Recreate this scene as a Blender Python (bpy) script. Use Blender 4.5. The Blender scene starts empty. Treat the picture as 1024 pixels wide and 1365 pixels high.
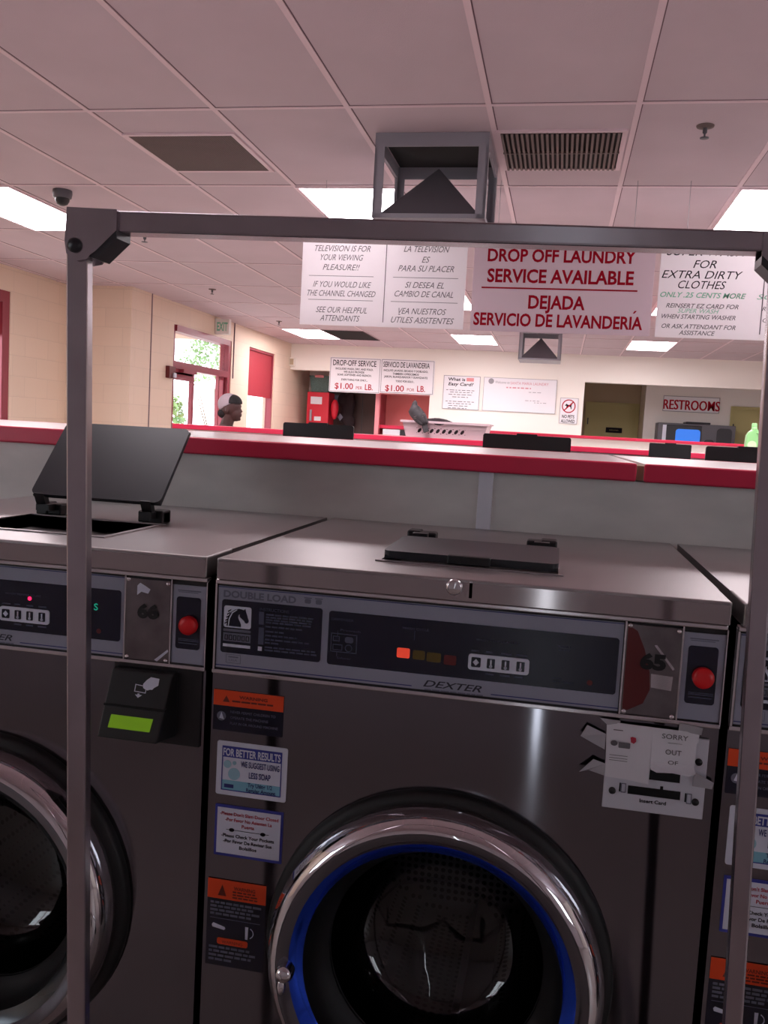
import bpy, bmesh, math, random
from mathutils import Vector, Matrix
random.seed(7)
scene = bpy.context.scene
COL = scene.collection
PI = math.pi

# ------------------------------------------------------------------ camera
YAW, PITCH, ROLL, FPX = -0.1903, -0.0912, 0.0555, 1186.6
HC = 1.29
cy_, cp_ = math.cos(YAW), math.cos(PITCH)
fw = Vector((math.sin(YAW)*cp_, cy_*cp_, math.sin(PITCH)))
r0 = Vector((cy_, -math.sin(YAW), 0)); u0 = r0.cross(fw)
rt = r0*math.cos(ROLL)+u0*math.sin(ROLL); up = -r0*math.sin(ROLL)+u0*math.cos(ROLL)
cam_d = bpy.data.cameras.new('camera'); cam = bpy.data.objects.new('camera', cam_d); COL.objects.link(cam)
cam_d.sensor_fit = 'VERTICAL'; cam_d.sensor_height = 36; cam_d.sensor_width = 36
cam_d.lens = FPX/1365*36; cam_d.clip_start = .02; cam_d.clip_end = 200
cam.matrix_world = Matrix(((rt.x, up.x, -fw.x, 0), (rt.y, up.y, -fw.y, 0), (rt.z, up.z, -fw.z, HC), (0, 0, 0, 1)))
scene.camera = cam

def ray(u, v): return fw + rt*((u-512)/FPX) - up*((v-682.5)/FPX)
def atY(u, v, Y):
    d = ray(u, v); return d*(Y/d.y)+Vector((0, 0, HC))
def atX(u, v, X):
    d = ray(u, v); return d*(X/d.x)+Vector((0, 0, HC))
def atZ(u, v, Z):
    d = ray(u, v); return d*((Z-HC)/d.z)+Vector((0, 0, HC))

# ------------------------------------------------------------------ materials
def srgb(r, g, b):
    f = lambda c: (c/255/12.92) if c/255 <= .04045 else ((c/255+.055)/1.055)**2.4
    return (f(r), f(g), f(b), 1)
MATS = {}
def mat(name, rgb, rough=.5, metal=0, noise=0, nscale=8, bump=0, bscale=60, emit=0, aniso=0, spec=.5, coat=0, stretch=None):
    if name in MATS: return MATS[name]
    m = bpy.data.materials.new(name); m.use_nodes = True; nt = m.node_tree; N = nt.nodes; Lk = nt.links
    b = N['Principled BSDF']; c = srgb(*rgb)
    b.inputs['Base Color'].default_value = c; b.inputs['Roughness'].default_value = rough
    b.inputs['Metallic'].default_value = metal; b.inputs['Specular IOR Level'].default_value = spec
    b.inputs['Coat Weight'].default_value = coat
    tc = N.new('ShaderNodeTexCoord'); mp = N.new('ShaderNodeMapping'); Lk.new(tc.outputs['Object'], mp.inputs[0])
    if stretch: mp.inputs['Scale'].default_value = stretch
    if noise:
        n = N.new('ShaderNodeTexNoise'); n.inputs['Scale'].default_value = nscale; n.inputs['Detail'].default_value = 5
        Lk.new(mp.outputs[0], n.inputs['Vector'])
        mr = N.new('ShaderNodeMapRange'); mr.inputs[1].default_value = .3; mr.inputs[2].default_value = .7
        mr.inputs[3].default_value = 1-noise; mr.inputs[4].default_value = 1+noise*.4
        Lk.new(n.outputs['Fac'], mr.inputs[0])
        mx = N.new('ShaderNodeVectorMath'); mx.operation = 'SCALE'; mx.inputs[0].default_value = c[:3]
        Lk.new(mr.outputs[0], mx.inputs['Scale']); Lk.new(mx.outputs[0], b.inputs['Base Color'])
    if bump:
        n = N.new('ShaderNodeTexNoise'); n.inputs['Scale'].default_value = bscale; n.inputs['Detail'].default_value = 4
        Lk.new(mp.outputs[0], n.inputs['Vector'])
        bp = N.new('ShaderNodeBump'); bp.inputs['Strength'].default_value = bump; bp.inputs['Distance'].default_value = .003
        Lk.new(n.outputs['Fac'], bp.inputs['Height']); Lk.new(bp.outputs[0], b.inputs['Normal'])
    if emit:
        b.inputs['Emission Color'].default_value = c; b.inputs['Emission Strength'].default_value = emit
    if aniso:
        b.inputs['Anisotropic'].default_value = aniso; b.inputs['Anisotropic Rotation'].default_value = .25
        t = N.new('ShaderNodeTangent'); t.direction_type = 'UV_MAP'; Lk.new(t.outputs[0], b.inputs['Tangent'])
    MATS[name] = m; return m

def block_wall(name, rgb):
    m = bpy.data.materials.new(name); m.use_nodes = True; nt = m.node_tree; N = nt.nodes; Lk = nt.links
    b = N['Principled BSDF']; b.inputs['Roughness'].default_value = .55
    tc = N.new('ShaderNodeTexCoord'); sp = N.new('ShaderNodeSeparateXYZ'); Lk.new(tc.outputs['Object'], sp.inputs[0])
    ad = N.new('ShaderNodeMath'); Lk.new(sp.outputs[0], ad.inputs[0]); Lk.new(sp.outputs[1], ad.inputs[1])
    cb = N.new('ShaderNodeCombineXYZ'); Lk.new(ad.outputs[0], cb.inputs[0]); Lk.new(sp.outputs[2], cb.inputs[1])
    br = N.new('ShaderNodeTexBrick'); br.inputs['Scale'].default_value = 1
    br.inputs['Brick Width'].default_value = .406; br.inputs['Row Height'].default_value = .203
    br.inputs['Mortar Size'].default_value = .005; br.inputs['Mortar Smooth'].default_value = .6
    c = srgb(*rgb); d = srgb(*[x*.955 for x in rgb])
    br.inputs['Color1'].default_value = c; br.inputs['Color2'].default_value = srgb(*[x*.985 for x in rgb]); br.inputs['Mortar'].default_value = d
    Lk.new(cb.outputs[0], br.inputs['Vector']); Lk.new(br.outputs['Color'], b.inputs['Base Color'])
    bp = N.new('ShaderNodeBump'); bp.inputs['Strength'].default_value = .25; bp.inputs['Distance'].default_value = -.004
    Lk.new(br.outputs['Fac'], bp.inputs['Height']); Lk.new(bp.outputs[0], b.inputs['Normal'])
    MATS[name] = m; return m

def glass(name, tint=(1, 1, 1), refl=.06, rough=.02):
    m = bpy.data.materials.new(name); m.use_nodes = True; nt = m.node_tree; N = nt.nodes; Lk = nt.links
    N.remove(N['Principled BSDF']); out = N['Material Output']
    t = N.new('ShaderNodeBsdfTransparent'); t.inputs[0].default_value = (*tint, 1)
    g = N.new('ShaderNodeBsdfGlossy'); g.inputs['Roughness'].default_value = rough
    lw = N.new('ShaderNodeLayerWeight'); pw = N.new('ShaderNodeMath'); pw.operation = 'POWER'; pw.inputs[1].default_value = 5
    ma = N.new('ShaderNodeMath'); ma.operation = 'MULTIPLY_ADD'; ma.inputs[1].default_value = .9; ma.inputs[2].default_value = refl
    lw.inputs[0].default_value = .5; Lk.new(lw.outputs['Facing'], pw.inputs[0]); Lk.new(pw.outputs[0], ma.inputs[0])
    mx = N.new('ShaderNodeMixShader'); Lk.new(ma.outputs[0], mx.inputs[0]); Lk.new(t.outputs[0], mx.inputs[1]); Lk.new(g.outputs[0], mx.inputs[2])
    Lk.new(mx.outputs[0], out.inputs[0]); MATS[name] = m; return m

def perforated(name):
    m = bpy.data.materials.new(name); m.use_nodes = True; nt = m.node_tree; N = nt.nodes; Lk = nt.links
    b = N['Principled BSDF']; b.inputs['Metallic'].default_value = .9; b.inputs['Roughness'].default_value = .3
    tc = N.new('ShaderNodeTexCoord'); v = N.new('ShaderNodeTexVoronoi'); v.inputs['Scale'].default_value = 75; v.inputs['Randomness'].default_value = 0
    Lk.new(tc.outputs['Object'], v.inputs['Vector'])
    r = N.new('ShaderNodeValToRGB'); r.color_ramp.elements[0].position = .3; r.color_ramp.elements[1].position = .36
    r.color_ramp.elements[0].color = (.004, .004, .005, 1); r.color_ramp.elements[1].color = srgb(96, 96, 98)
    Lk.new(v.outputs['Distance'], r.inputs[0]); Lk.new(r.outputs[0], b.inputs['Base Color']); MATS[name] = m; return m

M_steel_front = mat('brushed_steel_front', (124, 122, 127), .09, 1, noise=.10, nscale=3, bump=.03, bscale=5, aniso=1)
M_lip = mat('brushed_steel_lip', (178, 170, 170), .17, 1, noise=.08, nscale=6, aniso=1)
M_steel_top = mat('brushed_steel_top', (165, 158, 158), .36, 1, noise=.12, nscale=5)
M_steel_trim = mat('polished_steel_trim', (215, 210, 212), .18, 1)
M_steel_plate = mat('scuffed_steel_plate', (125, 118, 120), .32, 1, noise=.25, nscale=30)
M_chrome = mat('chrome', (225, 222, 225), .06, 1)
M_tube = mat('rack_tube_steel', (176, 168, 173), .24, 1, noise=.1, nscale=20)
M_rubber = mat('black_rubber', (14, 14, 16), .55)
M_lidp = mat('black_lid_plastic', (40, 41, 46), .32)
M_blk = mat('black_plastic', (20, 20, 22), .4)
M_dark = mat('dark_void', (7, 7, 8), .9)
M_pgrey = mat('panel_grey', (150, 152, 168), .45)
M_navy = mat('panel_navy', (16, 18, 40), .22)
M_ltxt = mat('panel_print_light', (150, 152, 170), .5)
M_dimtxt = mat('panel_print_dim', (74, 78, 98), .5)
M_dtxt = mat('panel_print_dark', (40, 40, 52), .5)
M_gtxt = mat('panel_print_grey', (105, 107, 122), .5)
M_redb = mat('red_push_button', (225, 22, 30), .35)
M_orange = mat('orange_label', (236, 74, 22), .5)
M_white = mat('white_paper', (222, 220, 226), .6)
M_label = mat('white_label', (215, 218, 232), .4)
M_blue = mat('blue_print', (52, 58, 150), .45)
M_dblue = mat('dark_blue_print', (38, 40, 110), .45)
M_cyan = mat('cyan_print', (128, 186, 205), .45)
M_bubble = mat('bubble_print', (150, 190, 205), .45)
M_pinktxt = mat('crimson_print', (186, 40, 66), .5)
M_black_ink = mat('black_ink', (38, 34, 40), .8, spec=.05)
M_red_ink = mat('red_ink', (176, 24, 44), .8, spec=.05)
M_grey_ink = mat('grey_ink', (112, 110, 114), .8, spec=.05)
M_green_ink = mat('green_ink', (132, 200, 168), .8, spec=.05)
M_counter_red = mat('red_counter_edge', (222, 42, 80), .38, noise=.05, nscale=4)
M_counter_top = mat('pale_laminate_top', (214, 196, 196), .28, noise=.06, nscale=6)
M_bulk = mat('grey_painted_bulkhead', (232, 227, 222), .5, noise=.16, nscale=5, stretch=(1, 1, 2.2))
M_strip = mat('bulkhead_strip', (232, 230, 238), .4)
M_wall = block_wall('cream_block_wall', (240, 218, 196))
M_wallp = mat('cream_plaster', (246, 240, 231), .6)
M_wallw = mat('white_plaster', (236, 230, 224), .6)
M_tan = mat('tan_shade_and_filler', (186, 168, 140), .7)
M_doory = mat('olive_yellow_door', (178, 168, 112), .5)
M_maroon = mat('maroon_frame', (150, 58, 72), .4)
M_shade = mat('red_shade', (166, 50, 62), .6)
M_ceil = mat('ceiling_tile', (212, 195, 202), .8, noise=.05, nscale=2.5, bump=.3, bscale=220)
M_grid = mat('ceiling_grid_paint', (236, 214, 220), .5)
M_shadowseam = mat('grid_shadow_and_seam', (120, 96, 104), .8)
M_vent = mat('dusty_vent_metal', (120, 104, 100), .6)
M_ventb = mat('vent_backing', (44, 36, 36), .8)
M_duct = mat('grey_painted_metal', (150, 148, 156), .45)
M_ductd = mat('grey_cone_metal', (104, 100, 106), .5)
M_floor = mat('floor_tile', (172, 162, 157), .35, noise=.12, nscale=3)
M_sign = mat('white_sign_board', (244, 240, 242), .8, spec=.05)
M_sign_p = mat('white_sign_board_pink', (232, 218, 224), .8, spec=.05)
M_signw = mat('bright_notice_board', (238, 234, 238), .6)
M_signedge = mat('sign_edge', (150, 146, 150), .5)
M_lcd = mat('green_lcd', (126, 176, 24), .3, emit=.12)
M_lightpanel = mat('fluorescent_diffuser', (255, 246, 250), .4, emit=11)
M_lightfill = mat('added_fill_diffuser', (250, 240, 246), .4, emit=4.2)  # for an unseen row of lights added to brighten the bulkhead and red edge
M_led_or = mat('orange_lamp', (255, 80, 56), .3, emit=.2)
M_led_off_y = mat('dim_yellow_lamp', (92, 74, 10), .4)
M_led_off_r = mat('dim_red_lamp', (92, 14, 16), .4)
M_led_red = mat('red_led', (255, 30, 80), .3, emit=1.2)
M_led_g = mat('green_led', (20, 150, 120), .3, emit=.35)
M_bevel = mat('bevel_dark_reflection', (120, 120, 126), .12, 1)  # chrome darkened in colour to carry the reflection of the dark room
M_bluerefl = mat('painted_blue_reflection', (40, 82, 220), .12, .75)  # the blue is a reflection painted into the ring's colour
M_darkring = mat('dark_grey_ring', (70, 76, 80), .2, .6)
M_drum = perforated('perforated_drum')
M_glassdoor = glass('door_glass', (.42, .42, .45))
M_glass = glass('window_glass', (.95, .97, .97))
M_tape = mat('clear_tape', (172, 170, 176), .2, spec=.7)
M_basket = mat('pale_pink_plastic', (214, 188, 194), .4)
M_cloth_d = mat('dark_cloth', (42, 30, 34), .9)
M_bird = mat('dark_feather', (58, 52, 56), .7, noise=.35, nscale=45)
M_birdl = mat('light_feather', (118, 106, 106), .7)
M_beak = mat('beak_grey', (60, 52, 50), .5)
M_foot = mat('reddish_bird_foot', (120, 52, 56), .6)
M_skin = mat('dark_skin', (72, 42, 40), .5)
M_cap = mat('pale_grey_cloth', (176, 160, 168), .85)
M_hair = mat('black_hair', (26, 20, 22), .8)
M_shirt = mat('maroon_shirt_cloth', (92, 44, 52), .85)
M_pants = mat('navy_trouser_cloth', (34, 38, 54), .9)
M_shoe = mat('shoe_rubber', (40, 40, 42), .6)
M_green_b = mat('green_detergent_plastic', (150, 214, 140), .3)
M_green_l = mat('pale_bottle_label', (206, 226, 190), .5)
M_grnbasket = mat('grey_green_basket', (82, 104, 98), .6, noise=.35, nscale=60)
M_redcab = mat('red_cabinet_paint', (204, 30, 52), .4)
M_brown = mat('dark_brown_panel', (74, 54, 50), .6, noise=.15, nscale=3)
M_pink = mat('pink_wall_panel', (240, 140, 138), .6)
M_pinkf = mat('pink_frame_paint', (238, 150, 156), .5)
M_mon = mat('blue_screen', (40, 110, 210), .3, emit=.4)
M_caseg = mat('grey_case', (92, 90, 96), .5)
M_cased = mat('dark_case', (34, 32, 38), .4)
M_leaf = mat('leaf_green', (112, 142, 84), .7, noise=.4, nscale=6)
M_wood = mat('trunk_bark', (96, 78, 60), .9)
M_conc = mat('pale_concrete', (200, 196, 188), .9, noise=.1, nscale=2)
M_soffit = mat('beige_soffit', (220, 178, 160), .8)

def translucent(m, f):
    nt = m.node_tree; N = nt.nodes; b = N['Principled BSDF']; t = N.new('ShaderNodeBsdfTranslucent'); t.inputs[0].default_value = b.inputs['Base Color'].default_value
    mx = N.new('ShaderNodeMixShader'); mx.inputs[0].default_value = f
    nt.links.new(b.outputs[0], mx.inputs[1]); nt.links.new(t.outputs[0], mx.inputs[2]); nt.links.new(mx.outputs[0], N['Material Output'].inputs[0])
translucent(M_sign, .45); translucent(M_sign_p, .35)
# ------------------------------------------------------------------ mesh builder
class MB:
    def __init__(s): s.bm = bmesh.new(); s.smooth = False
    def quad(s, *pts):
        s.bm.faces.new([s.bm.verts.new(p) for p in pts]); return s
    def box(s, x0, x1, y0, y1, z0, z1, bev=0, seg=2):
        g = bmesh.ops.create_cube(s.bm, size=1); vs = g['verts']
        for v in vs:
            v.co = Vector(((x0+x1)/2+v.co.x*(x1-x0), (y0+y1)/2+v.co.y*(y1-y0), (z0+z1)/2+v.co.z*(z1-z0)))
        if bev:
            es = list({e for v in vs for e in v.link_edges})
            bmesh.ops.bevel(s.bm, geom=es, offset=bev, segments=seg, affect='EDGES', profile=.5)
        return s
    def prism(s, poly, d0, d1, plane='xz'):
        """poly of 2D points extruded between d0 and d1 along the third axis"""
        def P(a, b, d): return {'xz': (a, d, b), 'xy': (a, b, d), 'yz': (d, a, b)}[plane]
        A = [s.bm.verts.new(P(a, b, d0)) for a, b in poly]; B = [s.bm.verts.new(P(a, b, d1)) for a, b in poly]
        n = len(poly); s.bm.faces.new(A); s.bm.faces.new(B[::-1])
        for i in range(n): s.bm.faces.new((A[i], B[i], B[(i+1) % n], A[(i+1) % n]))
        return s
    def rrect(s, x0, x1, z0, z1, r, d0, d1, plane='xz', n=5):
        pts = []
        for cx, cz, a0 in ((x1-r, z1-r, 0), (x0+r, z1-r, 90), (x0+r, z0+r, 180), (x1-r, z0+r, 270)):
            for k in range(n+1):
                a = math.radians(a0+90*k/n); pts.append((cx+r*math.cos(a), cz+r*math.sin(a)))
        return s.prism(pts, d0, d1, plane)
    def frame(s, x0, x1, z0, z1, t, d0, d1, plane='xz'):
        for a in ((x0, x1, z1-t, z1), (x0, x1, z0, z0+t), (x0, x0+t, z0+t, z1-t), (x1-t, x1, z0+t, z1-t)):
            s.prism([(a[0], a[2]), (a[1], a[2]), (a[1], a[3]), (a[0], a[3])], d0, d1, plane)
        return s
    def disc(s, cx, cz, r, d0, d1, plane='xz', n=32, sx=1):
        return s.prism([(cx+sx*r*math.cos(2*PI*k/n), cz+r*math.sin(2*PI*k/n)) for k in range(n)], d0, d1, plane)
    def lathe(s, cx, cy, cz, prof, axis='y', n=72, closed=False):
        rings = []
        for r, h in prof:
            ring = []
            for k in range(n):
                a = 2*PI*k/n; c, d = r*math.cos(a), r*math.sin(a)
                p = {'y': (cx+c, cy+h, cz+d), 'z': (cx+c, cy+d, cz+h), 'x': (cx+h, cy+c, cz+d)}[axis]
                ring.append(s.bm.verts.new(p))
            rings.append(ring)
        m = len(rings)
        for i in range(m if closed else m-1):
            A, B = rings[i], rings[(i+1) % m]
            for k in range(n): s.bm.faces.new((A[k], A[(k+1) % n], B[(k+1) % n], B[k]))
        s.smooth = True; return s
    def cap_last(s): return s
    def tube(s, a, b, r, n=12, r2=None):
        a = Vector(a); b = Vector(b); r2 = r if r2 is None else r2; d = (b-a).normalized()
        q = d.to_track_quat('Z', 'Y'); A = []; B = []
        for k in range(n):
            o = Vector((math.cos(2*PI*k/n), math.sin(2*PI*k/n), 0))
            A.append(s.bm.verts.new(a+q @ (o*r))); B.append(s.bm.verts.new(b+q @ (o*r2)))
        s.bm.faces.new(A[::-1]); s.bm.faces.new(B)
        for k in range(n): s.bm.faces.new((A[k], A[(k+1) % n], B[(k+1) % n], B[k]))
        return s
    def ball(s, c, rx, ry=None, rz=None, rot=None, n=20):
        ry = rx if ry is None else ry; rz = rx if rz is None else rz
        M = Matrix.Translation(c) @ (rot.to_4x4() if rot else Matrix()) @ Matrix.Diagonal((rx, ry, rz, 1))
        bmesh.ops.create_uvsphere(s.bm, u_segments=n, v_segments=n//2+2, radius=1, matrix=M); return s
    def chain(s, pts):
        """tapering limb: pts = [(pos, radius)]"""
        for (a, ra), (b, rb) in zip(pts, pts[1:]): s.tube(a, b, ra, 16, rb)
        for a, ra in pts: s.ball(a, ra, n=16)
        return s
    def bar4(s, A, B):
        """solid between two corner loops of 4"""
        a = [s.bm.verts.new(p) for p in A]; b = [s.bm.verts.new(p) for p in B]
        s.bm.faces.new(a); s.bm.faces.new(b[::-1])
        for i in range(4): s.bm.faces.new((a[i], b[i], b[(i+1) % 4], a[(i+1) % 4]))
        return s
    def to_mesh(s, name):
        bmesh.ops.recalc_face_normals(s.bm, faces=s.bm.faces[:])
        uvl = s.bm.loops.layers.uv.new('UVMap')
        for f in s.bm.faces:
            n = f.normal; ax = max(range(3), key=lambda i: abs(n[i]))
            for l in f.loops:
                c = l.vert.co
                l[uvl].uv = (c.y, c.z) if ax == 0 else (c.x, c.z) if ax == 1 else (c.x, c.y)
            if s.smooth: f.smooth = True
        me = bpy.data.meshes.new(name); s.bm.to_mesh(me); s.bm.free(); return me

def wloc(p):
    v = Vector((0, 0, 0))
    while p is not None: v += p.location; p = p.parent
    return v
def part(name, mb, m, parent=None, label=None, world=False, bevel=0, remesh=0, auto=False):
    me = mb.to_mesh(name)
    if world and parent is not None: me.transform(Matrix.Translation(-wloc(parent)))
    o = bpy.data.objects.new(name, me); COL.objects.link(o); me.materials.append(m)
    if parent is not None: o.parent = parent
    if label: o['label'] = label
    if bevel:
        bv = o.modifiers.new('bevel', 'BEVEL'); bv.width = bevel; bv.segments = 2; bv.limit_method = 'ANGLE'
    if remesh:
        rm = o.modifiers.new('remesh', 'REMESH'); rm.mode = 'VOXEL'; rm.voxel_size = remesh; rm.use_smooth_shade = True
        sm = o.modifiers.new('smooth', 'SMOOTH'); sm.iterations = 6; sm.factor = .5
    return o
def thing(name, label, cat, loc=(0, 0, 0), rz=0, group=None):
    o = bpy.data.objects.new(name, None); COL.objects.link(o); o.empty_display_size = .05
    o.location = loc; o.rotation_euler = (0, 0, rz); o['label'] = label; o['category'] = cat
    if group: o['group'] = group
    return o
def solo(name, label, cat, mb, m, group=None, loc=None, **k):
    me_loc = Vector(loc) if loc else None
    o = part(name, mb, m, None, **k)
    if me_loc is not None:
        o.data.transform(Matrix.Translation(-me_loc)); o.location = me_loc
    o['label'] = label; o['category'] = cat
    if group: o['group'] = group
    return o
def struct(name, mb, m, **k):
    o = part(name, mb, m, None, **k); o['kind'] = 'structure'; return o
def copy_tree(o, parent=None):
    c = o.copy(); COL.objects.link(c); c.parent = parent
    for ch in o.children: copy_tree(ch, c)
    return c

# ---- lettering: filled text converted to mesh, facing -Y, x right / z up
def glyphs(mb, text, cx, cz, w=None, h=None, y=0, shear=0, bold=0, depth=.0006, rot=0, spacing=1):
    cu = bpy.data.curves.new('t', 'FONT'); cu.body = text; cu.size = 1; cu.shear = shear; cu.offset = bold
    cu.space_character = spacing; cu.resolution_u = 3
    cu.fill_mode = 'BOTH'; cu.extrude = 0
    ob = bpy.data.objects.new('t', cu); COL.objects.link(ob)
    dg = bpy.context.evaluated_depsgraph_get(); dg.update()
    ev = ob.evaluated_get(dg); me = ev.to_mesh()
    P = [v.co.copy() for v in me.vertices]; F = [tuple(p.vertices) for p in me.polygons]
    ev.to_mesh_clear(); bpy.data.objects.remove(ob); bpy.data.curves.remove(cu)
    if not P: return mb
    x0 = min(p.x for p in P); x1 = max(p.x for p in P); z0 = min(p.y for p in P); z1 = max(p.y for p in P)
    CH = .72
    if h and w: sx = w/(x1-x0); sz = h/CH
    elif h: sx = sz = h/CH
    else: sx = sz = w/(x1-x0)
    mx = (x0+x1)/2; mz = CH/2-.0
    cr, sr = math.cos(rot), math.sin(rot); vs = []
    for p in P:
        a = (p.x-mx)*sx; b = (p.y-mz)*sz
        vs.append(mb.bm.verts.new((cx+a*cr-b*sr, y-depth, cz+a*sr+b*cr)))
    for f in F:
        try: mb.bm.faces.new([vs[i] for i in f])
        except ValueError: pass
    return mb
def dashes(mb, x0, x1, z, h, y=0, word=.008, gap=.0025):
    """fine print too small to read: short bars of word length"""
    x = x0
    while x < x1-word*.3:
        w = min(word*random.uniform(.45, 1.3), x1-x); mb.box(x, x+w, y-.0006, y, z-h/2, z+h/2); x += w+gap
    return mb

# ================================================================== SETTING
ZC = 2.669
XW, XR, YB = -4.59, 6.2, 14.7
YF = -1.3
struct('floor', MB().box(-5.5, XR+.2, YF-.2, 17.6, -.1, 0), M_floor)
# ceiling: slab with a hole nowhere (fixtures hang just under it)
GX0, GY0, TW, TL = -2.2226, 3.857, .6096, 1.2192
struct('ceiling', MB().box(-5.5, XR+.2, YF-.2, 17.6, ZC, ZC+.1), M_ceil)
g = MB()
for i in range(-6, 15):
    x = GX0+TW*i
    if -5.4 < x < XR: g.box(x-.012, x+.012, YF, YB, ZC-.004, ZC+.001)
for j in range(-6, 10):
    y = GY0+TL*j
    if YF < y < YB: g.box(-5.34, XR, y-.010, y+.010, ZC-.0045, ZC+.001)
struct('trim_1', g, M_grid)
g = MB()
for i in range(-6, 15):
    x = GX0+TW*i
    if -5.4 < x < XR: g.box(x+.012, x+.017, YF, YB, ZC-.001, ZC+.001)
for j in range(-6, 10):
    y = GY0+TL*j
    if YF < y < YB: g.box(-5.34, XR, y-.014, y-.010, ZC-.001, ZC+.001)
struct('grid_shadow_lines', g, M_shadowseam)  # shadow lines beside the grid bars, painted as thin dark strips

# left wall: recessed stretch (X -5.34) up to the jog at Y 8.95, then the main stretch with door and window
def wall_x(name, x, y0, y1, z0, z1, holes, m, t=.18):
    g = MB(); ys = sorted({y0, y1, *[h[0] for h in holes], *[h[1] for h in holes]})
    for a, b in zip(ys, ys[1:]):
        hs = [h for h in holes if h[0] <= a and h[1] >= b]
        if not hs: g.box(x-t, x, a, b, z0, z1)
        else:
            _, _, hz0, hz1 = hs[0]
            if hz0 > z0: g.box(x-t, x, a, b, z0, hz0)
            if hz1 < z1: g.box(x-t, x, a, b, hz1, z1)
    return struct(name, g, m)
DY0, DY1, DZ = 10.03, 11.93, 2.41
WY0, WY1 = 12.65, 13.85
wall_x('wall_left', XW, 8.95, 15.9, 0, ZC, [(DY0, DY1, 0, DZ), (WY0, WY1, .5, 2.41)], M_wall)
wall_x('wall_left_recess', -5.34, YF, 8.95, 0, ZC, [(6.6, 7.93, .5, 2.43)], M_wall)
struct('wall_jog', MB().box(-5.52, XW-.18, 8.95, 9.1, 0, ZC), M_wall)
# dark caulk seams where wall panels meet
struct('trim_3', MB().box(XW-.002, XW+.006, 9.42, 9.435, 0, ZC), M_shadowseam)
struct('trim_4', MB().box(XW-.002, XW+.012, 11.99, 12.005, 1.9, ZC), M_shadowseam)
struct('wall_right', MB().box(XR, XR+.2, YF, 17.4, 0, ZC), M_wallp)
# front wall behind the viewer, with a slit added to throw a bright streak on the steel
FW = [(-4.9, -3.3), (-.026, .002), (3.3, 4.9)]
g = MB(); xs = [-5.5]+[v for p in FW for v in p]+[XR+.2]
for k in range(0, len(xs), 2): g.box(xs[k], xs[k+1], YF-.2, YF, 0, ZC)
for k, (a, b) in enumerate(FW):
    nar = b-a < .1; g.box(a, b, YF-.2, YF, -.02, .01 if nar else .95); g.box(a, b, YF-.2, YF, 2.45 if nar else 2.45, ZC)
struct('wall_front', g, mat('grey_front_wall_paint', (184, 180, 186), .7))
for k, (a, b) in enumerate(FW):
    if b-a > .1:
        wn = struct('window_%d' % (4+k), MB().frame(a, b, .95, 2.45, .05, YF-.14, YF-.06).box((a+b)/2-.02, (a+b)/2+.02, YF-.14, YF-.06, 1.0, 2.40), M_maroon)
        part('window_pane', MB().box(a+.04, b-.04, YF-.102, YF-.098, .99, 2.41), M_glass, wn)

# back wall: header across, main wall in the middle
HZ = 2.237
XL0, XL1, XR0 = -2.17, .318, .318
g = MB(); g.box(XW, XR, YB, YB+.18, HZ, ZC); g.box(XL0, XL1, YB, YB+.18, 0, HZ)
g.box(4.6, XR, YB, YB+.18, 0, HZ)
struct('wall_back', g, M_wallp)
# left nook behind the header
struct('wall_nook', MB().box(XW, XL0+.2, 15.9, 16.05, 0, ZC).box(XL0, XL0+.12, YB+.18, 15.9, 0, ZC), M_wallp)
# restroom corridor
YA = 16.2
g = MB(); g.box(1.4, 6.2, YA, YA+.1, 0, ZC); g.box(1.4, 1.5, YA+.1, 17.2, 0, ZC)
struct('wall_corridor', g, M_wallw)
g = MB(); g.box(.1, 1.5, 17.2, 17.3, 0, ZC); g.box(.2, .318, YB+.18, 17.2, 0, ZC)
struct('wall_corridor_recess', g, M_tan)  # tan colour carries the shade of the recess
# doors in the corridor
def flat_door(idx, x0, x1, zt, y, plate=None):
    d = struct('door_%d' % idx, MB().box(x0+.05, x1-.05, y-.03, y, 0, zt-.05), M_doory)
    part('door_frame', MB().box(x0, x0+.05, y-.05, y, 0, zt).box(x1-.05, x1, y-.05, y, 0, zt).box(x0+.05, x1-.05, y-.05, y, zt-.05, zt), M_doory, d)
    if plate:
        part('door_plate', MB().box(*plate), M_black_ink, d)
        part('lettering', glyphs(MB(), 'EMPLOYEES', (plate[0]+plate[1])/2, (plate[4]+plate[5])/2, w=.16, h=.02, y=plate[2]-.001), M_doory, d)
    part('door_hinge', MB().box(x0+.045, x0+.065, y-.06, y-.03, zt-.42, zt-.3), M_cased, d)
p0 = atY(808, 569.5, 17.14); p1 = atY(829, 577.5, 17.14)
zt = atY(820, 537, 17.17).z
flat_door(1, .42, 1.39, zt, 17.2, (p0.x, p1.x, 17.14, 17.17, p1.z, p0.z))
flat_door(2, 2.82, 3.75, 2.03, YA)

# entrance door (left wall)
dr = struct('door_3', MB().box(XW-.13, XW-.01, DY0, DY0+.06, 0, DZ).box(XW-.13, XW-.01, DY1-.09, DY1, 0, DZ)
            .box(XW-.13, XW+.012, DY0+.06, DY1-.09, DZ-.075, DZ).box(XW-.13, XW-.01, DY0+.06, DY1-.09, 1.90, 1.985), M_maroon)
part('door_leaf', MB().frame(DY0+.07, 10.80, .02, 1.90, .065, XW-.10, XW-.055, 'yz').box(XW-.10, XW-.055, DY0+.13, 10.74, 1.77, 1.86), M_maroon, dr)
part('door_leaf', MB().frame(11.62, 11.83, .02, 1.90, .04, XW-.10, XW-.055, 'yz'), M_maroon, dr)
part('door_glass', MB().box(XW-.08, XW-.075, DY0+.12, 10.75, .08, 1.78), M_glass, dr)
part('transom_glass', MB().box(XW-.08, XW-.075, DY0+.06, DY1-.09, 1.985, DZ-.075), M_glass, dr)
part('door_closer', MB().box(XW-.05, XW+.0, 10.35, 10.75, 1.86, 1.90), M_maroon, dr)
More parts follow.
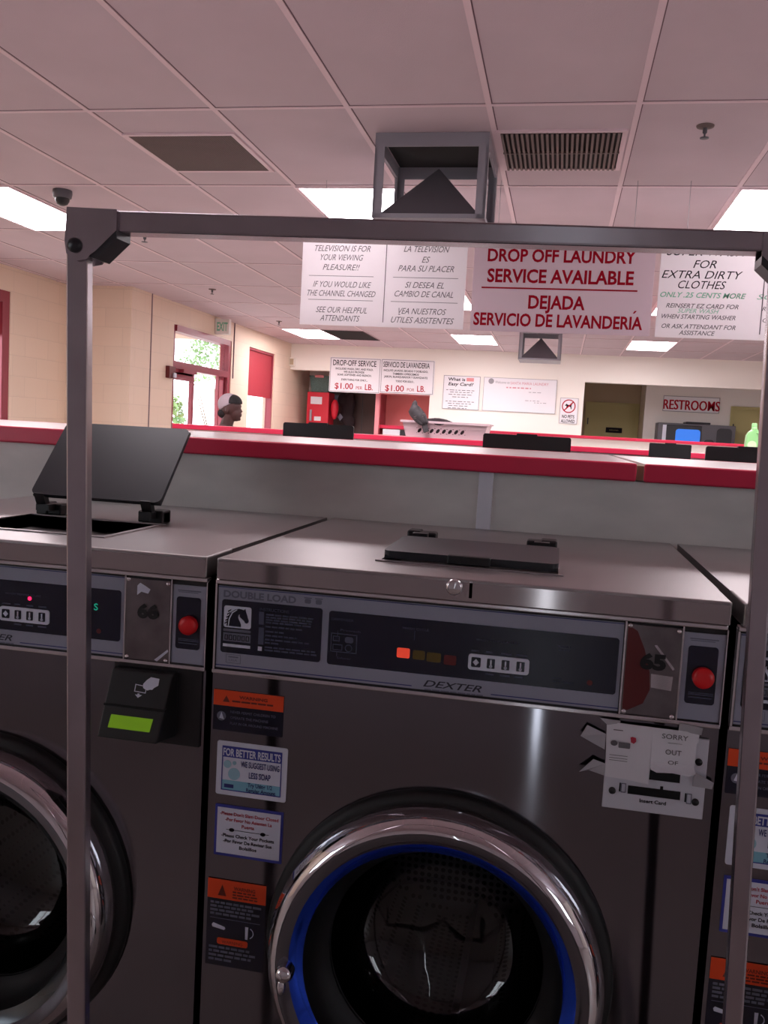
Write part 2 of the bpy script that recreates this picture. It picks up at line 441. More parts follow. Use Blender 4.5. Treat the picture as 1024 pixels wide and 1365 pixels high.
# window with a half-drawn red shade
wn = struct('window_1', MB().frame(WY0, WY1, .5, 2.41, .035, XW-.12, XW-.02, 'yz'), M_maroon)
part('window_pane', MB().box(XW-.09, XW-.085, WY0+.03, WY1-.03, .53, 2.38), M_glass, wn)
part('window_shade', MB().box(XW-.06, XW-.045, WY0+.035, WY1-.035, 1.70, 2.38), M_shade, wn, label='red pull-down shade covering the upper part of the window')
wn = struct('window_2', MB().frame(6.6, 7.93, .5, 2.43, .11, -5.46, -5.35, 'yz').box(-5.46, -5.36, 7.3, 7.36, .6, 2.33), M_maroon)
part('window_pane', MB().box(-5.42, -5.415, 6.7, 7.83, .6, 2.33), M_glass, wn)
part('window_shade', MB().box(-5.39, -5.375, 6.7, 7.83, 2.0, 2.33), M_shade, wn)
wn = struct('window_3', MB().box(-.026, .002, YF-.09, YF-.085, .01, 2.45), M_glass)  # pane of the unseen slit, added only for the streak on the washers

# outside: slab of walk, soffit, two shrubs, far building mass kept simple
struct('ground_outside', MB().box(-40, -5.52, -10, 60, -.15, -.05), M_conc)
struct('trim_5', MB().box(-6.4, XW-.19, 9.3, 12.4, 2.46, 2.56).box(-6.5, -6.4, 9.3, 12.4, 2.38, 2.60), M_soffit)
def shrub(loc, r, h, label, n=1400, lo=.08, kind='shrub'):
    t = thing(kind, label, kind, loc)
    g = MB()
    for k in range(6):
        a = k*1.05; g.tube((0, 0, 0), (r*.5*math.cos(a), r*.5*math.sin(a), h*.6), .035, 6, .012)
    part('stem', g, M_wood, t)
    g = MB()
    for k in range(n):
        a = random.uniform(0, 2*PI); z = random.uniform(lo, 1)
        rr = 1.0*r*math.sqrt(max(.05, 1-abs(z-.45)*1.35))*random.uniform(.45, 1)
        c = Vector((rr*math.cos(a), rr*math.sin(a), z*h)); d = Vector((random.gauss(0, 1), random.gauss(0, 1), random.gauss(0, 1))).normalized()
        e = d.orthogonal().normalized(); s = random.uniform(.05, .10)
        g.quad(c-d*s, c+e*s*.45, c+d*s, c-e*s*.45)
    part('foliage', g, M_leaf, t)
p = atX(243, 540, -8.2)
shrub((p.x-.5, p.y-.25, -.05), .85, 1.95, 'pale green leafy shrub outside the left part of the red framed entrance')
p = atX(292, 492, -10.5)
shrub((p.x, p.y, -.05), 1.6, 4.1, 'small tree outside whose crown shows above the entrance door crossbar', 900, .62, 'tree')

# ================================================================== WASHERS
CX, CZ = .3265, .595      # door centre in washer coordinates
W = .658
def front_panel_mesh():
    g = MB(); bm = g.bm; n = 72; R_ = .2
    circ = [bm.verts.new((CX+R_*math.cos(2*PI*k/n), 0, CZ+R_*math.sin(2*PI*k/n))) for k in range(n)]
    rect = []
    x0, x1, z0, z1 = 0, W, .06, .950
    # project every circle vertex on the rectangle
    for k in range(n):
        a = 2*PI*k/n; dx, dz = math.cos(a), math.sin(a)
        t = min([(x1-CX)/dx if dx > 1e-6 else 1e9, (x0-CX)/dx if dx < -1e-6 else 1e9, (z1-CZ)/dz if dz > 1e-6 else 1e9, (z0-CZ)/dz if dz < -1e-6 else 1e9])
        rect.append(bm.verts.new((CX+dx*t, 0, CZ+dz*t)))
    for k in range(n):
        a, b = rect[k].co, rect[(k+1) % n].co
        loop = [circ[k], rect[k]]
        if abs(a.x-b.x) > 1e-5 and abs(a.z-b.z) > 1e-5:
            cx = x0 if min(a.x, b.x) < x0+1e-5 else x1
            cz = z1 if max(a.z, b.z) > z1-1e-5 else z0
            loop.append(bm.verts.new((cx, 0, cz)))
        loop += [rect[(k+1) % n], circ[(k+1) % n]]
        bm.faces.new(loop)
    # folded top lip
    g.box(0, W, .0005, .02, .9450, .9500)
    return g
def sticker(t, x0, x1, z0, z1, r, m, label, y=0):
    return part('sticker', MB().rrect(x0, x1, z0, z1, r, y-.0012, y, n=4), m, t, label=label)

HORSE = [(.06, .0), (.07, .22), (.10, .42), (.16, .62), (.26, .78), (.40, .90), (.55, .955), (.68, .93), (.76, .90), (.82, .99), (.84, .86),
         (.86, .78), (.90, .66), (.93, .52), (.975, .38), (.97, .28), (.90, .21), (.82, .24), (.79, .33), (.72, .40), (.66, .47), (.62, .50),
         (.585, .58), (.60, .66), (.55, .62), (.53, .50), (.56, .38), (.62, .25), (.66, .12), (.66, .0)]

def make_washer(number, label, loc, full=True, open_lid=False, reader=False, group='washing machines facing the rack', w65=False):
    t = thing('washing_machine', label, 'washing machine', loc, 0, group)
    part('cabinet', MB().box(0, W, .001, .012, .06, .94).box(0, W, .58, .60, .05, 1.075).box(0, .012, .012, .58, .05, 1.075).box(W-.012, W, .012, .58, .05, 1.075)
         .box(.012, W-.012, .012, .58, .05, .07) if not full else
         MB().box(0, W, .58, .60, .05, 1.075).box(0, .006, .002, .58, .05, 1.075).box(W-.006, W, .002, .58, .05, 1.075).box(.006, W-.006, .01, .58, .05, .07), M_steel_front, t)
    part('plinth', MB().box(.02, W-.02, .03, .57, 0, .05), M_blk, t)
    # top cover with the soap opening (x .2-.45, y .09-.28)
    ox0, ox1, oy0, oy1 = .208, .452, .085, .285
    g = MB(); zt0, zt1 = 1.0797, 1.1085
    g.box(.004, W, -.012, oy0, zt0, zt1, .0022, 3); g.box(.004, ox0, oy0, oy1, zt0, zt1-.0004); g.box(ox1, W, oy0, oy1, zt0, zt1-.0004)
    g.box(.004, W, oy1, .615, zt0, zt1-.0004)
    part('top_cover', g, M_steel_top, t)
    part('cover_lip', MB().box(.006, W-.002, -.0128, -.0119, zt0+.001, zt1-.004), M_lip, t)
    g = MB(); g.frame(ox0-.007, ox1+.007, oy0-.006, oy1+.006, .007, zt1-.0002, zt1+.0022, 'xy')
    g.box(ox0, ox1, oy0, oy1, 1.084, 1.088).box(ox0-.002, ox0, oy0, oy1, 1.084, zt1).box(ox1, ox1+.002, oy0, oy1, 1.084, zt1).box(ox0, ox1, oy0-.002, oy0, 1.084, zt1).box(ox0, ox1, oy1, oy1+.002, 1.084, zt1)
    part('soap_tray', g, M_steel_top, t)
    # hinges
    for hx in ((.208, .255), (.401, .449)):
        part('lid_hinge', MB().box(hx[0], hx[1], .300, .328, 1.1085, 1.129, .003).box(hx[0]+(.0 if hx[0] < .3 else .022), hx[0]+(.022 if hx[0] < .3 else .048), .297, .331, 1.1085, 1.131, .003)
             .box((hx[0]+hx[1])/2-.012, (hx[0]+hx[1])/2+.012, .279, .300, 1.118, 1.129), M_blk, t)
    # lid
    ll = .172; lw0, lw1 = -.122, .122
    lid = MB(); lid.rrect(lw0, lw1, 0, ll, .012, 0, .007, 'xy', 5)
    lid.frame(lw0+.002, lw1-.002, .002, ll-.002, .006, -.004, .001, 'xy')
    rim = MB(); rim.box(-.030, .030, ll-.004, ll+.010, -.004, .009, .002)
    lo = part('lid', lid, M_lidp, t); lo.location = (.330, .287, 1.119)
    if not open_lid: part('lid_tab', rim, M_blk, lo)
    if open_lid:
        ri = MB(); ri.lathe(0, ll*.5, -.0005, [(.030, 0), (.034, -.002), (.038, 0)], 'z', 32).rrect(-.05, .06, ll*.78, ll*.86, .006, -.0025, 0, 'xy')
        ri.smooth = False
        part('lid_moulding', ri, mat('moulded_lid_relief', (58, 59, 64), .4), lo)
        lo.rotation_euler = (math.radians(47), 0, 0); 
        lo.location = (.330, .283, 1.142)
        g = MB()
        for hx in (.225, .425): g.bar4([(hx-.009, .29, 1.120), (hx+.009, .29, 1.120), (hx+.009, .302, 1.120), (hx-.009, .302, 1.120)],
                                       [(hx-.009, .276, 1.148), (hx+.009, .276, 1.148), (hx+.009, .290, 1.150), (hx-.009, .290, 1.150)])
        part('lid_arm', g, M_blk, t)
    else:
        lo.rotation_euler = (math.radians(-1.0), 0, PI); lo.location = (.330, .270, 1.1180)
    # control fascia
    part('fascia_trim', MB().box(.001, W-.001, -.006, .01, 1.0726, 1.0790, .0015).box(.001, .0036, -.005, .01, .9555, 1.0726).box(0, W, -.006, .01, .9500, .9555, .0012)
         .box(.5370, .5392, -.0055, .01, .9555, 1.0726).box(.6052, .6070, -.0055, .01, .9555, 1.0726).box(.6565, W, -.0055, .01, .9555, 1.0726), M_steel_trim, t)
    part('fascia_backing', MB().box(.002, W-.002, -.001, .01, .9555, 1.0726), M_blk, t)
    pan = part('control_panel', MB().box(.0048, .5358, -.0035, -.001, .9580, 1.0700), M_pgrey, t)
    if not full: 
        return t
    part('front_panel', front_panel_mesh(), M_steel_front, t)
    P0 = -.0035
    # top & bottom dark pin stripes
    part('pin_stripe', MB().box(.0048, .5358, P0-.0004, P0, 1.0682, 1.0692).box(.0048, .275, P0-.0004, P0, .9610, .9622).box(.378, .5358, P0-.0004, P0, .9610, .9622), M_dblue, pan)
    nv1 = part('instruction_plate', MB().rrect(.0108, .1508, .9795, 1.0522, .004, P0-.0008, P0), M_navy, pan)
    nv2 = part('display_window', MB().rrect(.1600, .5315, .9785, 1.0502, .004, P0-.0008, P0), M_navy, pan)
    Q = P0-.0008
    # emblem
    part('emblem_plate', MB().rrect(.0142, .0528, 1.0145, 1.0440, .003, Q-.0005, Q), M_label, nv1)
    eg = MB(); eg.prism([(.0165+.0340*a, 1.0165+.0258*b) for a, b in HORSE], Q-.0009, Q-.0005)
    for k in range(5):
        zz = 1.0185+k*.0042; xx = .0158+k*.0011
        eg.prism([(xx, zz), (xx+.0042, zz+.0030), (xx+.0040, zz+.0044), (xx-.0004, zz+.0018)], Q-.0009, Q-.0005)
    part('horse_emblem', eg, M_navy, nv1)
    part('mane_line', MB().prism([(.0205, 1.0168), (.0218, 1.0168), (.0228, 1.0262), (.0268, 1.0345), (.0330, 1.0392), (.0326, 1.0402), (.0258, 1.0356), (.0216, 1.0268)], Q-.0012, Q-.0009), M_label, nv1)
    part('emblem_print', MB().rrect(.0142, .0528, 1.0090, 1.0125, .001, Q-.0005, Q).box(.0142, .0530, Q-.0004, Q, .9955, 1.0070), M_gtxt, nv1)
    g = MB()
    for k in range(6): g.frame(.0165+k*.0060, .0210+k*.0060, .9975, 1.0045, .0009, Q-.0008, Q-.0004)
    part('emblem_mark', g, M_navy, nv1)
    part('emblem_bar', MB().box(.0142, .0530, Q-.0005, Q, .9880, .9918).box(.0640, .0695, Q-.0005, Q, .9868, .9925), M_label, nv1)
    g = MB(); g.box(.0635, .0705, Q-.0004, Q, 1.0225, 1.0400).box(.0640, .0712, Q-.0004, Q, .9955, 1.0185)
    glyphs(g, 'INSTRUCTIONS', .0850, 1.0435, w=.041, h=.0042, y=Q, bold=.01)
    for k, (zz, xe) in enumerate(((1.0368, .139), (1.0332, .139), (1.0297, .136), (1.0262, .136), (1.0205, .124), (1.0140, .101), (1.0085, .118), (1.0030, .134), (.9985, .094), (.9925, .146), (.9885, .146))):
        dashes(g, .0735, xe, zz, .0020, Q, .009, .0016)
    part('lettering', g, M_dimtxt, nv1)
    g = MB(); glyphs(g, 'DOUBLE LOAD', .0632, 1.0602, w=.1015, h=.0092, y=P0, bold=.035)
    for bx in (.1258, .1408): g.rrect(bx, bx+.0085, 1.0568, 1.0630, .002, P0-.0006, P0).box(bx-.001, bx+.0095, P0-.0006, P0, 1.0635, 1.0650)
    part('lettering', g, M_gtxt, pan)
    part('origin_label', glyphs(MB().frame(.0190, .0400, .9655, .9775, .0006, P0-.0004, P0), 'USA', .0295, .9697, w=.012, h=.003, y=P0).box(.0225, .0365, P0-.0005, P0, .9732, .9748), M_gtxt, pan)
    g = MB(); glyphs(g, 'DEXTER', .3280, .9672, w=.076, h=.0088, y=P0, shear=.35, bold=.012)
    part('lettering', g, M_dtxt, pan)
    g = MB(); dashes(g, .292, .368, .9590, .0014, P0, .009, .001); part('lettering', g, M_gtxt, pan)
    # display window contents
    g = MB(); glyphs(g, 'DISPENSER', .1790, 1.0400, w=.0300, h=.0032, y=Q); glyphs(g, 'Prewash', .1900, 1.0262, w=.027, h=.0030, y=Q)
    glyphs(g, 'Softener', .1830, .9888, w=.019, h=.0028, y=Q)
    g.frame(.1640, .1995, .9960, 1.0212, .0011, Q-.0005, Q).frame(.1668, .1760, 1.0105, 1.0175, .0010, Q-.0005, Q).frame(.1668, .1800, .9985, 1.0065, .0010, Q-.0005, Q)
    g.rrect(.1830, .1945, 1.0095, 1.0175, .003, Q-.0004, Q)
    for k in range(20):
        a = 2*PI*k/20; b = 2*PI*(k+1)/20; c = (.1885, 1.0025); r1, r2 = .0050, .0040
        g.prism([(c[0]+r1*math.cos(a), c[1]+r1*math.sin(a)), (c[0]+r1*math.cos(b), c[1]+r1*math.sin(b)), (c[0]+r2*math.cos(b), c[1]+r2*math.sin(b)), (c[0]+r2*math.cos(a), c[1]+r2*math.sin(a))], Q-.0005, Q)
    g.box(.1725, .1732, Q-.0004, Q, 1.0175, 1.0245).box(.1725, .1732, Q-.0004, Q, .9905, .9965)
    glyphs(g, 'WASH CYCLE', .2760, 1.0372, w=.0350, h=.0032, y=Q)
    g.prism([(.2750, 1.034), (.2756, 1.034), (.2752, 1.022), (.2746, 1.022)], Q-.0004, Q)
    glyphs(g, 'WASH TEMPERATURE', .3820, 1.0315, w=.0560, h=.0032, y=Q)
    for k, wd in enumerate((.013, .009, .014, .014)): dashes(g, .3495+k*.019, .3495+k*.019+wd, 1.0163, .0020, Q, .02, .001)
    for k, wd in enumerate((.011, .013, .013)): dashes(g, .3690+k*.0185, .3690+k*.0185+wd, .9878, .0020, Q, .02, .001)
    glyphs(g, 'INSERT', .4660, 1.0330, w=.0165, h=.0028, y=Q); glyphs(g, 'COINS', .4655, 1.0288, w=.0145, h=.0026, y=Q)
    glyphs(g, 'LOAD', .4595, .9922, w=.011, h=.0026, y=Q); glyphs(g, 'IN PROGRESS', .4670, .9878, w=.026, h=.0026, y=Q)
    part('lettering', g, M_dimtxt, nv2)
    if w65:
        part('cycle_lamp', MB().rrect(.2532, .2702, .9975, 1.0105, .002, Q-.0008, Q), M_led_or, nv2, label='lit orange cycle lamp')
        part('cycle_lamp', MB().rrect(.2742, .2900, .9972, 1.0092, .002, Q-.0006, Q), M_led_off_y, nv2)
        part('cycle_lamp', MB().rrect(.2925, .3110, .9960, 1.0082, .002, Q-.0006, Q), M_led_off_y, nv2)
        part('cycle_lamp', MB().rrect(.3150, .3310, .9945, 1.0072, .002, Q-.0006, Q), M_led_off_r, nv2)
    else:
        part('display_digit', glyphs(MB(), 'S', .4945, 1.0245, w=.006, h=.0098, y=Q, bold=.01), M_led_g, nv2)
        part('indicator_lamp', MB().disc(.3925, 1.0267, .0028, Q-.0008, Q, n=16), M_led_red, nv2)
    part('indicator_lamp', MB().disc(.4995, .9905, .0035, Q-.0006, Q, n=16), M_led_off_r, nv2)
    bt = part('temperature_buttons', MB().rrect(.3465, .4238, .9918, 1.0125, .004, Q-.0018, Q), M_label, nv2)
    part('button_face', MB().rrect(.3505, .3625, .9958, 1.0085, .0015, Q-.0024, Q-.0018).rrect(.3705, .3805, .9958, 1.0085, .0010, Q-.0024, Q-.0018)
         .rrect(.3890, .3990, .9958, 1.0085, .0010, Q-.0024, Q-.0018).rrect(.4078, .4180, .9958, 1.0085, .0010, Q-.0024, Q-.0018), M_navy, nv2)
    g = MB()
    for bx in (.3755, .3940, .4129): g.box(bx-.0010, bx+.0010, Q-.0028, Q-.0024, .9980, 1.0070).disc(bx, .9985, .0020, Q-.0028, Q-.0024, n=12)
    g.prism([(.3565, .9978), (.3605, 1.0020), (.3565, 1.0065), (.3525, 1.0020)], Q-.0028, Q-.0024)
    part('button_icon', g, M_label, nv2)
    # number plate
    np_ = part('number_plate', MB().box(.5395, .6050, -.0052, -.001, .9560, 1.0700, .001), M_steel_plate, t)
    if w65:
        part('red_patch', MB().prism([(.5405, 1.068), (.552, 1.062), (.562, 1.040), (.5700, 1.012), (.5720, .990), (.565, .972), (.548, .962), (.5410, .960)], -.0058, -.0052), M_led_off_r, np_, label='torn red sticker remains')
        part('tape_scrap', MB().prism([(.5730, 1.046), (.5760, 1.047), (.5990, 1.019), (.5970, 1.017)], -.0062, -.0052).prism([(.5720, 1.010), (.598, 1.009), (.597, .991), (.573, .993)], -.0056, -.0052), M_steel_trim, np_)
    else:
        part('tape_scrap', MB().prism([(.556, 1.060), (.560, 1.064), (.568, 1.060), (.575, 1.056), (.572, 1.050), (.562, 1.052), (.556, 1.047)], -.0060, -.0052).prism([(.588, .957), (.604, .972), (.603, .975), (.584, .959)], -.0060, -.0052), M_label, np_)
    part('number', glyphs(MB(), number, .5730, 1.0258, w=.031, h=.0180, y=-.0064, bold=.06), M_rubber, np_)
    g = MB()
    for sx, sz in ((.5430, .9595), (.6005, .9590), (.5430, 1.0680), (.6010, 1.0660)): g.lathe(sx, -.0052, sz, [(.0034, 0), (.0030, -.0016), (.0012, -.0026), (0.0001, -.0027)], 'y', 14)
    part('screw', g, M_steel_trim, np_)
    # stop button panel
    sp = part('stop_panel', MB().box(.6075, .6562, -.0035, -.001, .9575, 1.0660), M_pgrey, t)
    part('stop_plate', MB().rrect(.6135, .6485, .9780, 1.0500, .004, P0-.0008, P0), M_navy, sp)
    g = MB(); g.box(.6175, .6465, P0-.0012, P0-.0008, .9890, .9905).box(.6175, .6465, P0-.0012, P0-.0008, .9915, .9925).box(.6180, .6450, P0-.0012, P0-.0008, .9855, .9868)
    part('lettering', g, M_dimtxt, sp)
    g = MB(); g.box(.6145, .6480, P0-.0004, P0, 1.0580, 1.0595).box(.6155, .6440, P0-.0004, P0, 1.0560, 1.0570); part('lettering', g, M_gtxt, sp)
    part('stop_button', MB().lathe(.6328, P0-.0008, 1.0120, [(.0128, 0), (.0130, -.006), (.0120, -.009), (.006, -.0105), (.0001, -.0108)], 'y', 32), M_redb, sp)
    # lid lock on the cover front edge
    if w65:
        part('cover_lock', MB().lathe(.3235, -.012, 1.0975, [(.0105, 0), (.0105, -.003), (.008, -.005), (.0001, -.0055)], 'y', 28), M_chrome, t)
        part('peeled_tape', MB().box(.3425, .3465, -.0128, -.012, 1.085, 1.106), M_steel_trim, t)
    # ---- door
    part('door_gasket', MB().lathe(CX, 0, CZ, [(.2315, 0), (.2315, -.008), (.228, -.014), (.215, -.017), (.205, -.014), (.200, 0), (.192, .02), (.190, .05)]), M_rubber, t)
    d = part('door_ring', MB().lathe(CX, 0, CZ, [(.217, -.012), (.220, -.024), (.2185, -.042), (.213, -.056), (.205, -.065), (.200, -.067)]), M_chrome, t, label='round chrome door rim')
    part('inner_bevel', MB().lathe(CX, 0, CZ, [(.200, -.067), (.197, -.067), (.184, -.061)]), M_bevel, d)
    part('inner_ring', MB().lathe(CX, 0, CZ, [(.184, -.061), (.176, -.056), (.168, -.048)]), M_bluerefl if w65 else M_darkring, d,
         label='inner door ring with a blue reflection painted in' if w65 else 'dark grey inner ring of the door')
    part('glass_seal', MB().lathe(CX, 0, CZ, [(.168, -.048), (.166, -.034), (.160, -.016), (.150, -.006), (.143, .004)]), M_rubber, d)
    gl = part('door_glass', MB().lathe(CX, 0, CZ, [(.144, 0), (.142, .02), (.134, .055), (.115, .080), (.08, .095), (.04, .101), (.0001, .103)]), M_glassdoor, d)
    part('door_latch', MB().lathe(CX-.186, -.060, CZ-.012, [(.0001, -.020), (.008, -.019), (.012, -.012), (.012, 0)], 'y', 20).ball((CX-.189, -.071, CZ-.03), .006, .006, .012, n=12), M_chrome, d)
    part('drum', MB().lathe(CX, 0, CZ, [(.190, .05), (.215, .07), (.225, .12), (.225, .50), (.20, .52), (.0001, .52)]), M_drum, t)
    g = MB()
    for k in range(3):
        a = math.radians(40+120*k); c = Vector((math.cos(a), 0, math.sin(a))); s_ = Vector((-math.sin(a), 0, math.cos(a)))
        C0 = Vector((CX, 0, CZ))
        A = [C0+c*.224+s_*.03+Vector((0, .10, 0)), C0+c*.165+Vector((0, .10, 0)), C0+c*.165+Vector((0, .101, 0)), C0+c*.224-s_*.03+Vector((0, .10, 0))]
        B = [q+Vector((0, .39, 0)) for q in A]
        g.bar4(A, B)
    part('drum_lifter', g, M_steel_top, t)
    # ---- stickers
    s1 = sticker(t, .0030, .1025, .8700, .9265, .0008, M_navy, 'navy and orange warning sticker at the top left')
    part('label_band', MB().box(.0030, .1025, -.0018, -.0012, .9050, .9265), M_orange, s1)
    g = MB(); g.prism([(.0165, .9105), (.0265, .9105), (.0215, .9195)], -.0022, -.0018); glyphs(g, 'WARNING', .0600, .9188, w=.040, h=.0045, y=-.0018, bold=.02); dashes(g, .030, .088, .9125, .0022, -.0018, .01, .0015)
    part('lettering', g, mat('brown_ink', (110, 32, 16), .6), s1)
    g = MB()
    for k, (zz, xe, tx) in enumerate(((.8975, .092, 'NEVER PERMIT CHILDREN TO'), (.8895, .082, 'OPERATE THE MACHINE'), (.8815, .096, 'PLAY IN OR AROUND MACHINE'))): glyphs(g, tx, (.028+xe)/2, zz, w=xe-.028, h=.0036, y=-.0012)
    g.disc(.0150, .8900, .0065, -.0013, -.0012, n=20)
    part('lettering', g, M_gtxt, s1)
    part('hand_icon', MB().prism([(.0120, .8870), (.0150, .8955), (.0170, .8900), (.0190, .8855), (.0155, .8865)], -.0018, -.0013), M_label, s1)
    s2 = sticker(t, .0108, .1115, .7797, .8553, .003, M_label, 'white sticker asking for less soap')
    g = MB(); g.box(.0185, .1040, -.0018, -.0012, .8335, .8490).frame(.0185, .1040, .7865, .8490, .0012, -.0019, -.0012)
    part('label_band', g, M_blue, s2)
    part('label_band', MB().box(.0195, .1030, -.0015, -.0012, .7875, .8010), M_cyan, s2)
    g = MB(); glyphs(g, 'FOR BETTER RESULTS', .0612, .8412, w=.082, h=.0105, y=-.0019, bold=.03); part('lettering', g, M_label, s2)
    g = MB(); glyphs(g, 'WE SUGGEST USING', .0735, .8262, w=.055, h=.0085, y=-.0015, bold=.02); glyphs(g, 'LESS SOAP', .0735, .8118, w=.031, h=.0085, y=-.0015, bold=.02)
    glyphs(g, 'Try Using 1/2', .0745, .7982, w=.035, h=.0058, y=-.0016, bold=.02); glyphs(g, 'Regular Amount', .0760, .7908, w=.042, h=.0052, y=-.0016, bold=.02)
    g.box(.0230, .0365, -.0019, -.0015, .7905, .7955)
    part('lettering', g, M_dblue, s2)
    part('bubble_print', MB().disc(.0265, .8235, .0055, -.0017, -.0012, n=20).disc(.0365, .8105, .0085, -.0017, -.0012, n=24).disc(.0365, .8260, .0028, -.0017, -.0012, n=16), M_bubble, s2)
    s3 = sticker(t, .0115, .1095, .6925, .7655, .0012, M_blue, 'blue bordered sticker about closing the door gently')
    part('label_face', MB().box(.0150, .1060, -.0016, -.0012, .6965, .7615), M_label, s3)
    g = MB(); glyphs(g, "-Please Don't Slam Door Closed", .0610, .7540, w=.084, h=.0048, y=-.0016, bold=.02); glyphs(g, '-Por Favor No Asienten La', .0605, .7458, w=.067, h=.0048, y=-.0016, bold=.02); glyphs(g, 'Puerta', .0600, .7380, w=.018, h=.0048, y=-.0016, bold=.02)
    part('lettering', g, M_pinktxt, s3)
    g = MB(); g.box(.0285, .0900, -.0020, -.0016, .7307, .7312).disc(.0365, .7310, .0026, -.0021, -.0016, n=10, sx=1.5).disc(.0815, .7308, .0026, -.0021, -.0016, n=10, sx=1.5)
    glyphs(g, '-Please Check Your Pockets', .0600, .7230, w=.076, h=.0048, y=-.0016, bold=.02); glyphs(g, '-Por Favor De Revisar Sus', .0600, .7152, w=.070, h=.0048, y=-.0016, bold=.02); glyphs(g, 'Bolsillos', .0610, .7072, w=.025, h=.0048, y=-.0016, bold=.02)
    part('lettering', g, M_black_ink, s3)
    s4 = sticker(t, .0052, .0900, .5320, .6579, .0008, M_navy, 'tall navy and orange door warning sticker')
    part('label_band', MB().box(.0052, .0900, -.0018, -.0012, .6300, .6579), M_orange, s4)
    part('warning_band', MB().rrect(.0215, .0665, .5640, .5735, .003, -.0018, -.0012), M_orange, s4)
    g = MB(); glyphs(g, 'WARNING', .0590, .6480, w=.031, h=.0050, y=-.0018, bold=.02); g.prism([(.0205, .6350), (.0325, .6350), (.0265, .6510)], -.0022, -.0018)
    for zz in (.6425, .6385, .6345): dashes(g, .042, .078, zz, .0018, -.0018, .008, .0015)
    glyphs(g, 'WARNING', .0440, .5685, w=.030, h=.0045, y=-.0018)
    part('lettering', g, MATS['brown_ink'], s4)
    g = MB()
    for zz, xe in ((.6240, .084), (.6185, .074), (.6130, .082), (.6075, .072), (.5590, .070), (.5530, .078), (.5470, .074), (.5410, .046)): dashes(g, .0100, xe, zz, .0030, -.0012, .010, .0018)
    g.box(.0100, .0830, -.0016, -.0012, .6010, .6015)
    part('lettering', g, M_gtxt, s4)
    g = MB(); g.prism([(.0130, .5910), (.0150, .5938), (.0320, .5895), (.0330, .5868), (.0310, .5852), (.0140, .5878)], -.0016, -.0012).prism([(.0620, .5945), (.0665, .5945), (.0660, .5765), (.0625, .5765)], -.0016, -.0012)
    pts = [(.0740-.009+.009*math.cos(math.radians(a)), .586+.008*math.sin(math.radians(a))) for a in range(60, -70, -15)]
    for a, b in zip(pts, pts[1:]): g.tube((a[0], -.0016, a[1]), (b[0], -.0016, b[1]), .0006, 6)
    part('handle_icon', g, M_label, s4)
    if reader:
        rd = part('card_reader', MB().box(.524, .6535, -.004, 0, .842, .958, .001), M_blk, t, label='black card reader with a lit green display')
        hs = MB()
        # wedge-shaped head leaning out towards the bottom
        hs.bar4([(.528, -.004, .945), (.620, -.004, .945), (.620, -.004, .854), (.528, -.004, .854)],
                [(.530, -.020, .945), (.618, -.020, .945), (.612, -.052, .858), (.526, -.052, .858)])
        part('reader_head', hs, M_blk, rd, bevel=.002)
        # face plane runs from (y -.020, z .945) to (y -.052, z .858)
        def fy(z): return -.020-.032*(.945-z)/.087
        lc = MB(); lc.bar4([(.5415, fy(.888)-.0015, .888), (.6020, fy(.888)-.0015, .888), (.6020, fy(.888), .888), (.5415, fy(.888), .888)],
                           [(.5400, fy(.872)-.0015, .872), (.6000, fy(.872)-.0015, .872), (.6000, fy(.872), .872), (.5400, fy(.872), .872)])
        part('lcd_display', lc, M_lcd, rd, label='lit green display')
        part('card_slot', MB().box(.528, .617, fy(.900)-.0022, fy(.900)+.004, .8985, .9010), M_dark, rd)
        ic = MB()
        def ip(poly, off=.0012):
            A = [(x, fy(z)-off, z) for x, z in poly]; ic.bm.faces.new([ic.bm.verts.new(q) for q in A])
        ip([(.5830, .9350), (.5885, .9395), (.6010, .9385), (.6010, .9300), (.5955, .9265), (.5935, .9240), (.5900, .9238), (.5870, .9225), (.5840, .9232), (.5800, .9250), (.5790, .9300)])
        for q in ([(.5680, .9290), (.5800, .9280), (.5800, .9270), (.5680, .9280)], [(.5680, .9290), (.5692, .9290), (.5692, .9205), (.5680, .9205)], [(.5680, .9205), (.5850, .9195), (.5850, .9185), (.5680, .9195)], [(.5840, .9230), (.5850, .9230), (.5850, .9190), (.5840, .9190)],
                  [(.5765, .9175), (.5735, .9175), (.5735, .9160), (.5700, .9160), (.5750, .9120), (.5805, .9160), (.5765, .9160)]): ip(q)
        part('hand_and_card_icon', ic, M_label, rd, label='white pictogram of a hand with a card')
    if w65:
        cp = part('card_slot_plate', MB().box(.5262, .6475, -.003, 0, .8328, .9350, .0008), mat('white_metal_plate', (205, 205, 214), .35), t, label='white card slot plate partly under a taped note')
        g = MB(); g.box(.5560, .6190, -.0042, -.003, .8545, .8650).box(.5790, .6170, -.0042, -.003, .8760, .8905).box(.5945, .5980, -.0042, -.003, .865, .869).box(.5455, .5470, -.0040, -.003, .856, .867).box(.6245, .6262, -.0040, -.003, .853, .864)
        part('card_slot', g, M_dark, cp)
        g = MB()
        for sx, sz in ((.5372, .8560), (.6372, .8545), (.6372, .9055)): g.lathe(sx, -.003, sz, [(.0044, 0), (.0044, -.002), (.0001, -.0026)], 'y', 16)
        part('bolt', g, M_blk, cp)
        part('lettering', glyphs(MB(), 'Insert Card', .5870, .8478, w=.032, h=.0046, y=-.003, bold=.03), M_black_ink, cp)
        part('slot_clip', MB().frame(.5475, .5535, .8550, .8670, .0008, -.0040, -.003).frame(.6265, .6325, .8510, .8640, .0008, -.0040, -.003), M_gtxt, cp)
    return t

